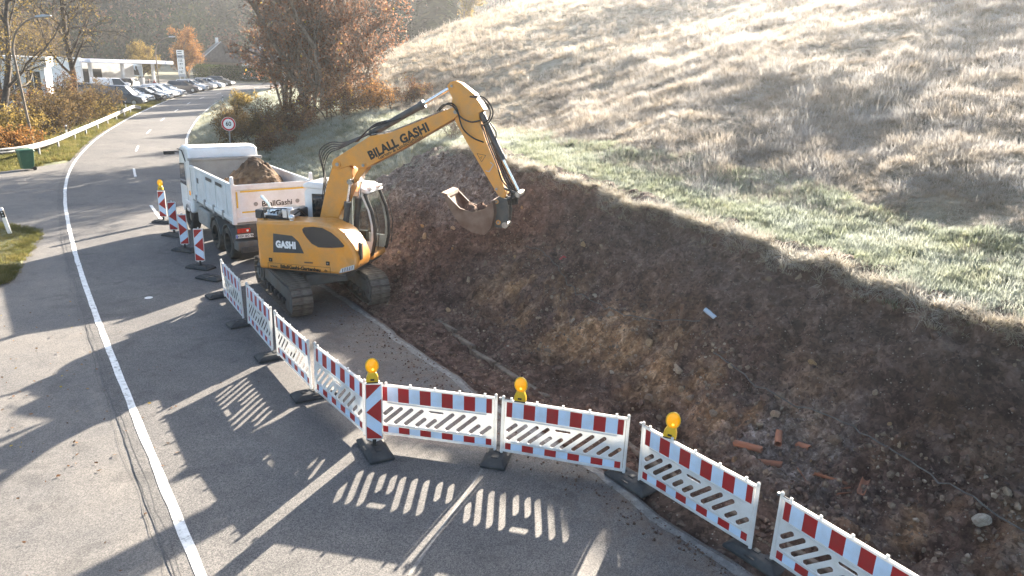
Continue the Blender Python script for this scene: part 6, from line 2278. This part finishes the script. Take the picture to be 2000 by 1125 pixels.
# street lamps
def street_lamp(label, loc, h, reach, az, lean):
    t_ = thing('street_lamp', label, 'street lamp', loc, az, 'street lamps')
    t_.rotation_euler = (0, R(lean), az)
    pts = [(0, 0, -.3), (0, 0, h * .45), (0, 0, h * .72)]
    for k in range(1, 9):
        a_ = k / 8 * R(84)
        pts.append((reach * (1 - math.cos(a_)) * 1.0, 0, h * .72 + h * .28 * math.sin(a_)))
    MB().tube(pts, .085, 10, .045).build('pole', 'wood_grey', t_)
    e = pts[-1]
    MB().loft([[(e[0] - .15, -.10, e[2] - .03), (e[0] - .15, .10, e[2] - .03), (e[0] - .15, .09, e[2] + .08), (e[0] - .15, -.09, e[2] + .08)],
               [(e[0] + .35, -.17, e[2] - .04), (e[0] + .35, .17, e[2] - .04), (e[0] + .35, .13, e[2] + .14), (e[0] + .35, -.13, e[2] + .14)],
               [(e[0] + .85, -.10, e[2] + .02), (e[0] + .85, .10, e[2] + .02), (e[0] + .85, .07, e[2] + .09), (e[0] + .85, -.07, e[2] + .09)]]).build('lamp_head', 'sign_grey', t_, bevel=.03)
    return t_


street_lamp('leaning curved-arm street lamp behind the guard rail at the left', (-32.5, 48.6, -.1), 8.2, 2.3, R(2), -3.5)
street_lamp('curved-arm street lamp among the parked cars', (-52.2, 107.5, .7), 8.1, 3.0, R(-14), 0)
street_lamp('street lamp at the left frame edge, only its head in view', (-23.6, 30.0, 0), 7.3, 2.0, R(6), 0)

# fence posts on the crest of the meadow
fn = thing('field_fence', 'short run of weathered wooden fence posts on the meadow crest', 'fence', (0, 0, 0))
FPO = [(-4.6, 104.0), (-3.6, 105.0), (-2.5, 106.2), (-1.6, 107.6), (-.4, 108.8), (.8, 110.2), (1.5, 111.6)]
tops = []
for k, (x_, y_) in enumerate(FPO):
    z_ = at_ground(x_, y_)[2]
    ln = (k % 3 - 1) * .12
    MB().cyl((x_, y_, z_ - .4), (x_ + ln, y_ + .05, z_ + 1.35 + .25 * (k % 2)), .075, .06, n=7).build('fence_post', 'wood_grey', fn)
    tops.append((x_ + ln * .7, y_ + .03, z_ + 1.1))
for dz in (0, -.45):
    MB().tube([(a, b_, c_ + dz) for a, b_, c_ in tops], .012, 4).build('wire', 'galvanised', fn)

# ------------------------------------------------------------------ odds and ends in the dig
M('terracotta', (0.30, 0.12, 0.065), (0.19, 0.095, 0.062), 5, .85, bmp=.3, bscale=40)
PIPE = 'broken clay pipes in the dig'
rd5 = random.Random(3)
for k, (t_, s_, L_, az, full, lab) in enumerate([
        (15.75, 1.62, .42, 150, True, 'curved orange clay pipe piece lying leftmost in the dig'),
        (15.45, 1.72, .36, 165, True, 'orange clay pipe piece beside the leftmost one'),
        (15.55, 2.05, .30, 70, True, 'pale pinkish clay pipe standing against the bank'),
        (15.25, 2.25, .22, 120, True, 'short broken clay pipe stub near the bank face'),
        (15.0, 1.95, .40, 95, False, 'split clay pipe half pointing down the bank'),
        (14.62, 1.98, .45, 150, False, 'long split clay pipe half in the middle of the broken ones'),
        (14.35, 1.98, .34, 10, False, 'split clay pipe half lying across the others'),
        (14.15, 2.05, .34, 55, False, 'rightmost split clay pipe half')]):
    x_, y_, z_ = z_dig(t_, s_)
    a0, a1 = (0, 2 * math.pi) if full else (math.pi, 2 * math.pi)
    n2 = 16
    ro, ri = .055, .043
    mb = MB()
    ring_ = lambda xx, off: [(xx + off * math.sin(3 * a), ro * math.cos(a), ro * math.sin(a)) for a in np.linspace(a0, a1, n2)] + [(xx, ri * math.cos(a), ri * math.sin(a)) for a in np.linspace(a1, a0, n2)]
    mb.loft([ring_(-L_ / 2, .012), ring_(L_ / 2, .015)])
    o = tag(mb.build('clay_pipe', 'terracotta'), lab, 'pipe', PIPE)
    o.location = (x_, y_, z_ + .025)
    o.rotation_euler = (rd5.uniform(-.3, .3), rd5.uniform(-.25, .25), R(az))

# plastic bottle half sunk in the bank
m, nt, b = new_mat('bottle_plastic')
b.inputs['Base Color'].default_value = (0.55, 0.66, 0.78, 1)
b.inputs['Roughness'].default_value = .15
b.inputs['Transmission Weight'].default_value = .4
x_, y_, z_ = z_dig(18.1, 3.3)
bo = thing('plastic_bottle', 'pale blue plastic bottle lying on the dark bank', 'bottle', (x_, y_, z_ + .05), R(-38))
bo.rotation_euler = (0, R(28), R(-38))
MB().loft([[(xx, rr_ * math.cos(a), rr_ * math.sin(a)) for a in np.linspace(0, 2 * math.pi, 16, endpoint=False)] for xx, rr_ in ((-.17, .03), (-.165, .045), (-.05, .047), (0, .042), (.05, .047), (.11, .045), (.16, .018), (.19, .016))]).build('body', 'bottle_plastic', bo)
MB().cyl((.19, 0, 0), (.21, 0, 0), .019, n=12).build('cap', 'plate_blue', bo)
# rusty stake
x_, y_, z_ = z_dig(18.75, 3.2)
sk_ = thing('marker_stake', 'short rust-red stake driven into the bank above the bottle', 'stake', (x_, y_, z_))
MB().b2((-.028, -.018, -.15), (.028, .018, .40)).build('shaft', 'rust_steel', sk_, bevel=.005)
MB().b2((-.032, -.022, .40), (.032, .022, .43)).build('head', 'rust_steel', sk_)
# cables across the bank
M('cable', (0.06, 0.055, 0.05), (0.11, 0.10, 0.09), 6, .7)


def cable(label, pts, r):
    P_ = catmull(np.array(pts, float), .15)
    out_ = []
    for a, b_ in P_:
        x2, y2, z2 = z_dig(a, b_)
        out_.append((x2, y2, z2 + .05))
    # the cable bridges the hollows
    Z = np.array([p[2] for p in out_])
    for _ in range(30):
        Z[1:-1] = np.maximum(Z[1:-1] - .0, (Z[:-2] + Z[2:]) / 2)
    Z = np.minimum(Z, np.array([p[2] for p in out_]) + .12)
    return tag(MB().tube([(p[0], p[1], z2) for p, z2 in zip(out_, Z)], r, 6).build('cable', 'cable'), label, 'cable', 'cables across the bank')


cable('thin grey cable running from the middle of the bank to the stake', [(24.2, 3.3), (23.3, 3.35), (21.7, 2.9), (20.5, 2.95), (19.4, 2.95), (18.75, 3.1), (18.2, 3.15)], .010)
cable('grey cable running down the right part of the bank', [(17.5, 2.75), (16.45, 2.6), (15.2, 2.65), (13.8, 2.5), (12.4, 2.3), (10.5, 2.2)], .012)
# crumpled red tape on the bank
x_, y_, z_ = z_dig(23.0, 3.5)
MB_ = MB().tube([(0, 0, .02), (.1, .05, .1), (.2, .02, .05), (.3, .08, .12), (.36, .0, .03)], .022, 5)
tp = tag(MB_.build('tape_scrap', 'sheet_red'), 'scrap of red plastic tape on the dark bank', 'tape')
tp.location = (x_, y_, z_)

# fallen leaves on the old asphalt
g = np.random.default_rng(9)
n_ = 240
cxs = g.choice(6, n_)
cc = np.array([(-11.0, 12.6), (-10.3, 11.3), (-9.0, 10.5), (-8.2, 12.0), (-10.8, 14.5), (-7.0, 9.4)])
P_ = cc[cxs] + g.normal(0, 1, (n_, 2)) * np.where(cxs < 2, .35, 1.3)[:, None]
a = g.uniform(0, 6.28, n_)
L = g.uniform(.015, .042, n_)
dx, dy = np.cos(a) * L, np.sin(a) * L
z_ = np.full(n_, .027)
V = np.stack([np.stack([P_[:, 0] - dx, P_[:, 1] - dy, z_], 1), np.stack([P_[:, 0] + dy * .6, P_[:, 1] - dx * .6, z_ + g.uniform(0, .02, n_)], 1),
              np.stack([P_[:, 0] + dx, P_[:, 1] + dy, z_ + g.uniform(0, .02, n_)], 1), np.stack([P_[:, 0] - dy * .6, P_[:, 1] + dx * .6, z_], 1)], 1).reshape(-1, 3)
kl = np.repeat(~in_poly(P_[:, 0], P_[:, 1], isl), 4)
me = np_mesh('leaf_litter', V[kl], np.arange(kl.sum()).reshape(-1, 4), False)
set_attr(me, 'rnd', np.repeat(g.random(kl.sum() // 4), 4))
tag(link('leaf_litter', me, 'bramble'), 'dry fallen leaves scattered on the pale asphalt', kind='stuff')
# round manhole-like patch on the carriageway
MB().cyl((-9.4, 17.6, .0165), (-9.4, 17.6, .0195), .10, n=20).build('paint_spot', 'road_paint', road)

# ------------------------------------------------------------------ morning haze
m = bpy.data.materials.new('haze')
m.use_nodes = True
nt = m.node_tree
nt.nodes.remove(nt.nodes['Principled BSDF'])
pv = nt.nodes.new('ShaderNodeVolumePrincipled')
pv.inputs['Color'].default_value = (0.86, 0.90, 0.96, 1)
pv.inputs['Density'].default_value = HAZE_DENSITY
pv.inputs['Anisotropy'].default_value = 0.66
nt.links.new(pv.outputs[0], nt.nodes['Material Output'].inputs['Volume'])
MATS['haze'] = m
hz = MB().b2((-660, -34, -6), (250, 710, 172))
tag(hz.build('haze', 'haze'), 'thin morning haze in the valley air', kind='stuff')
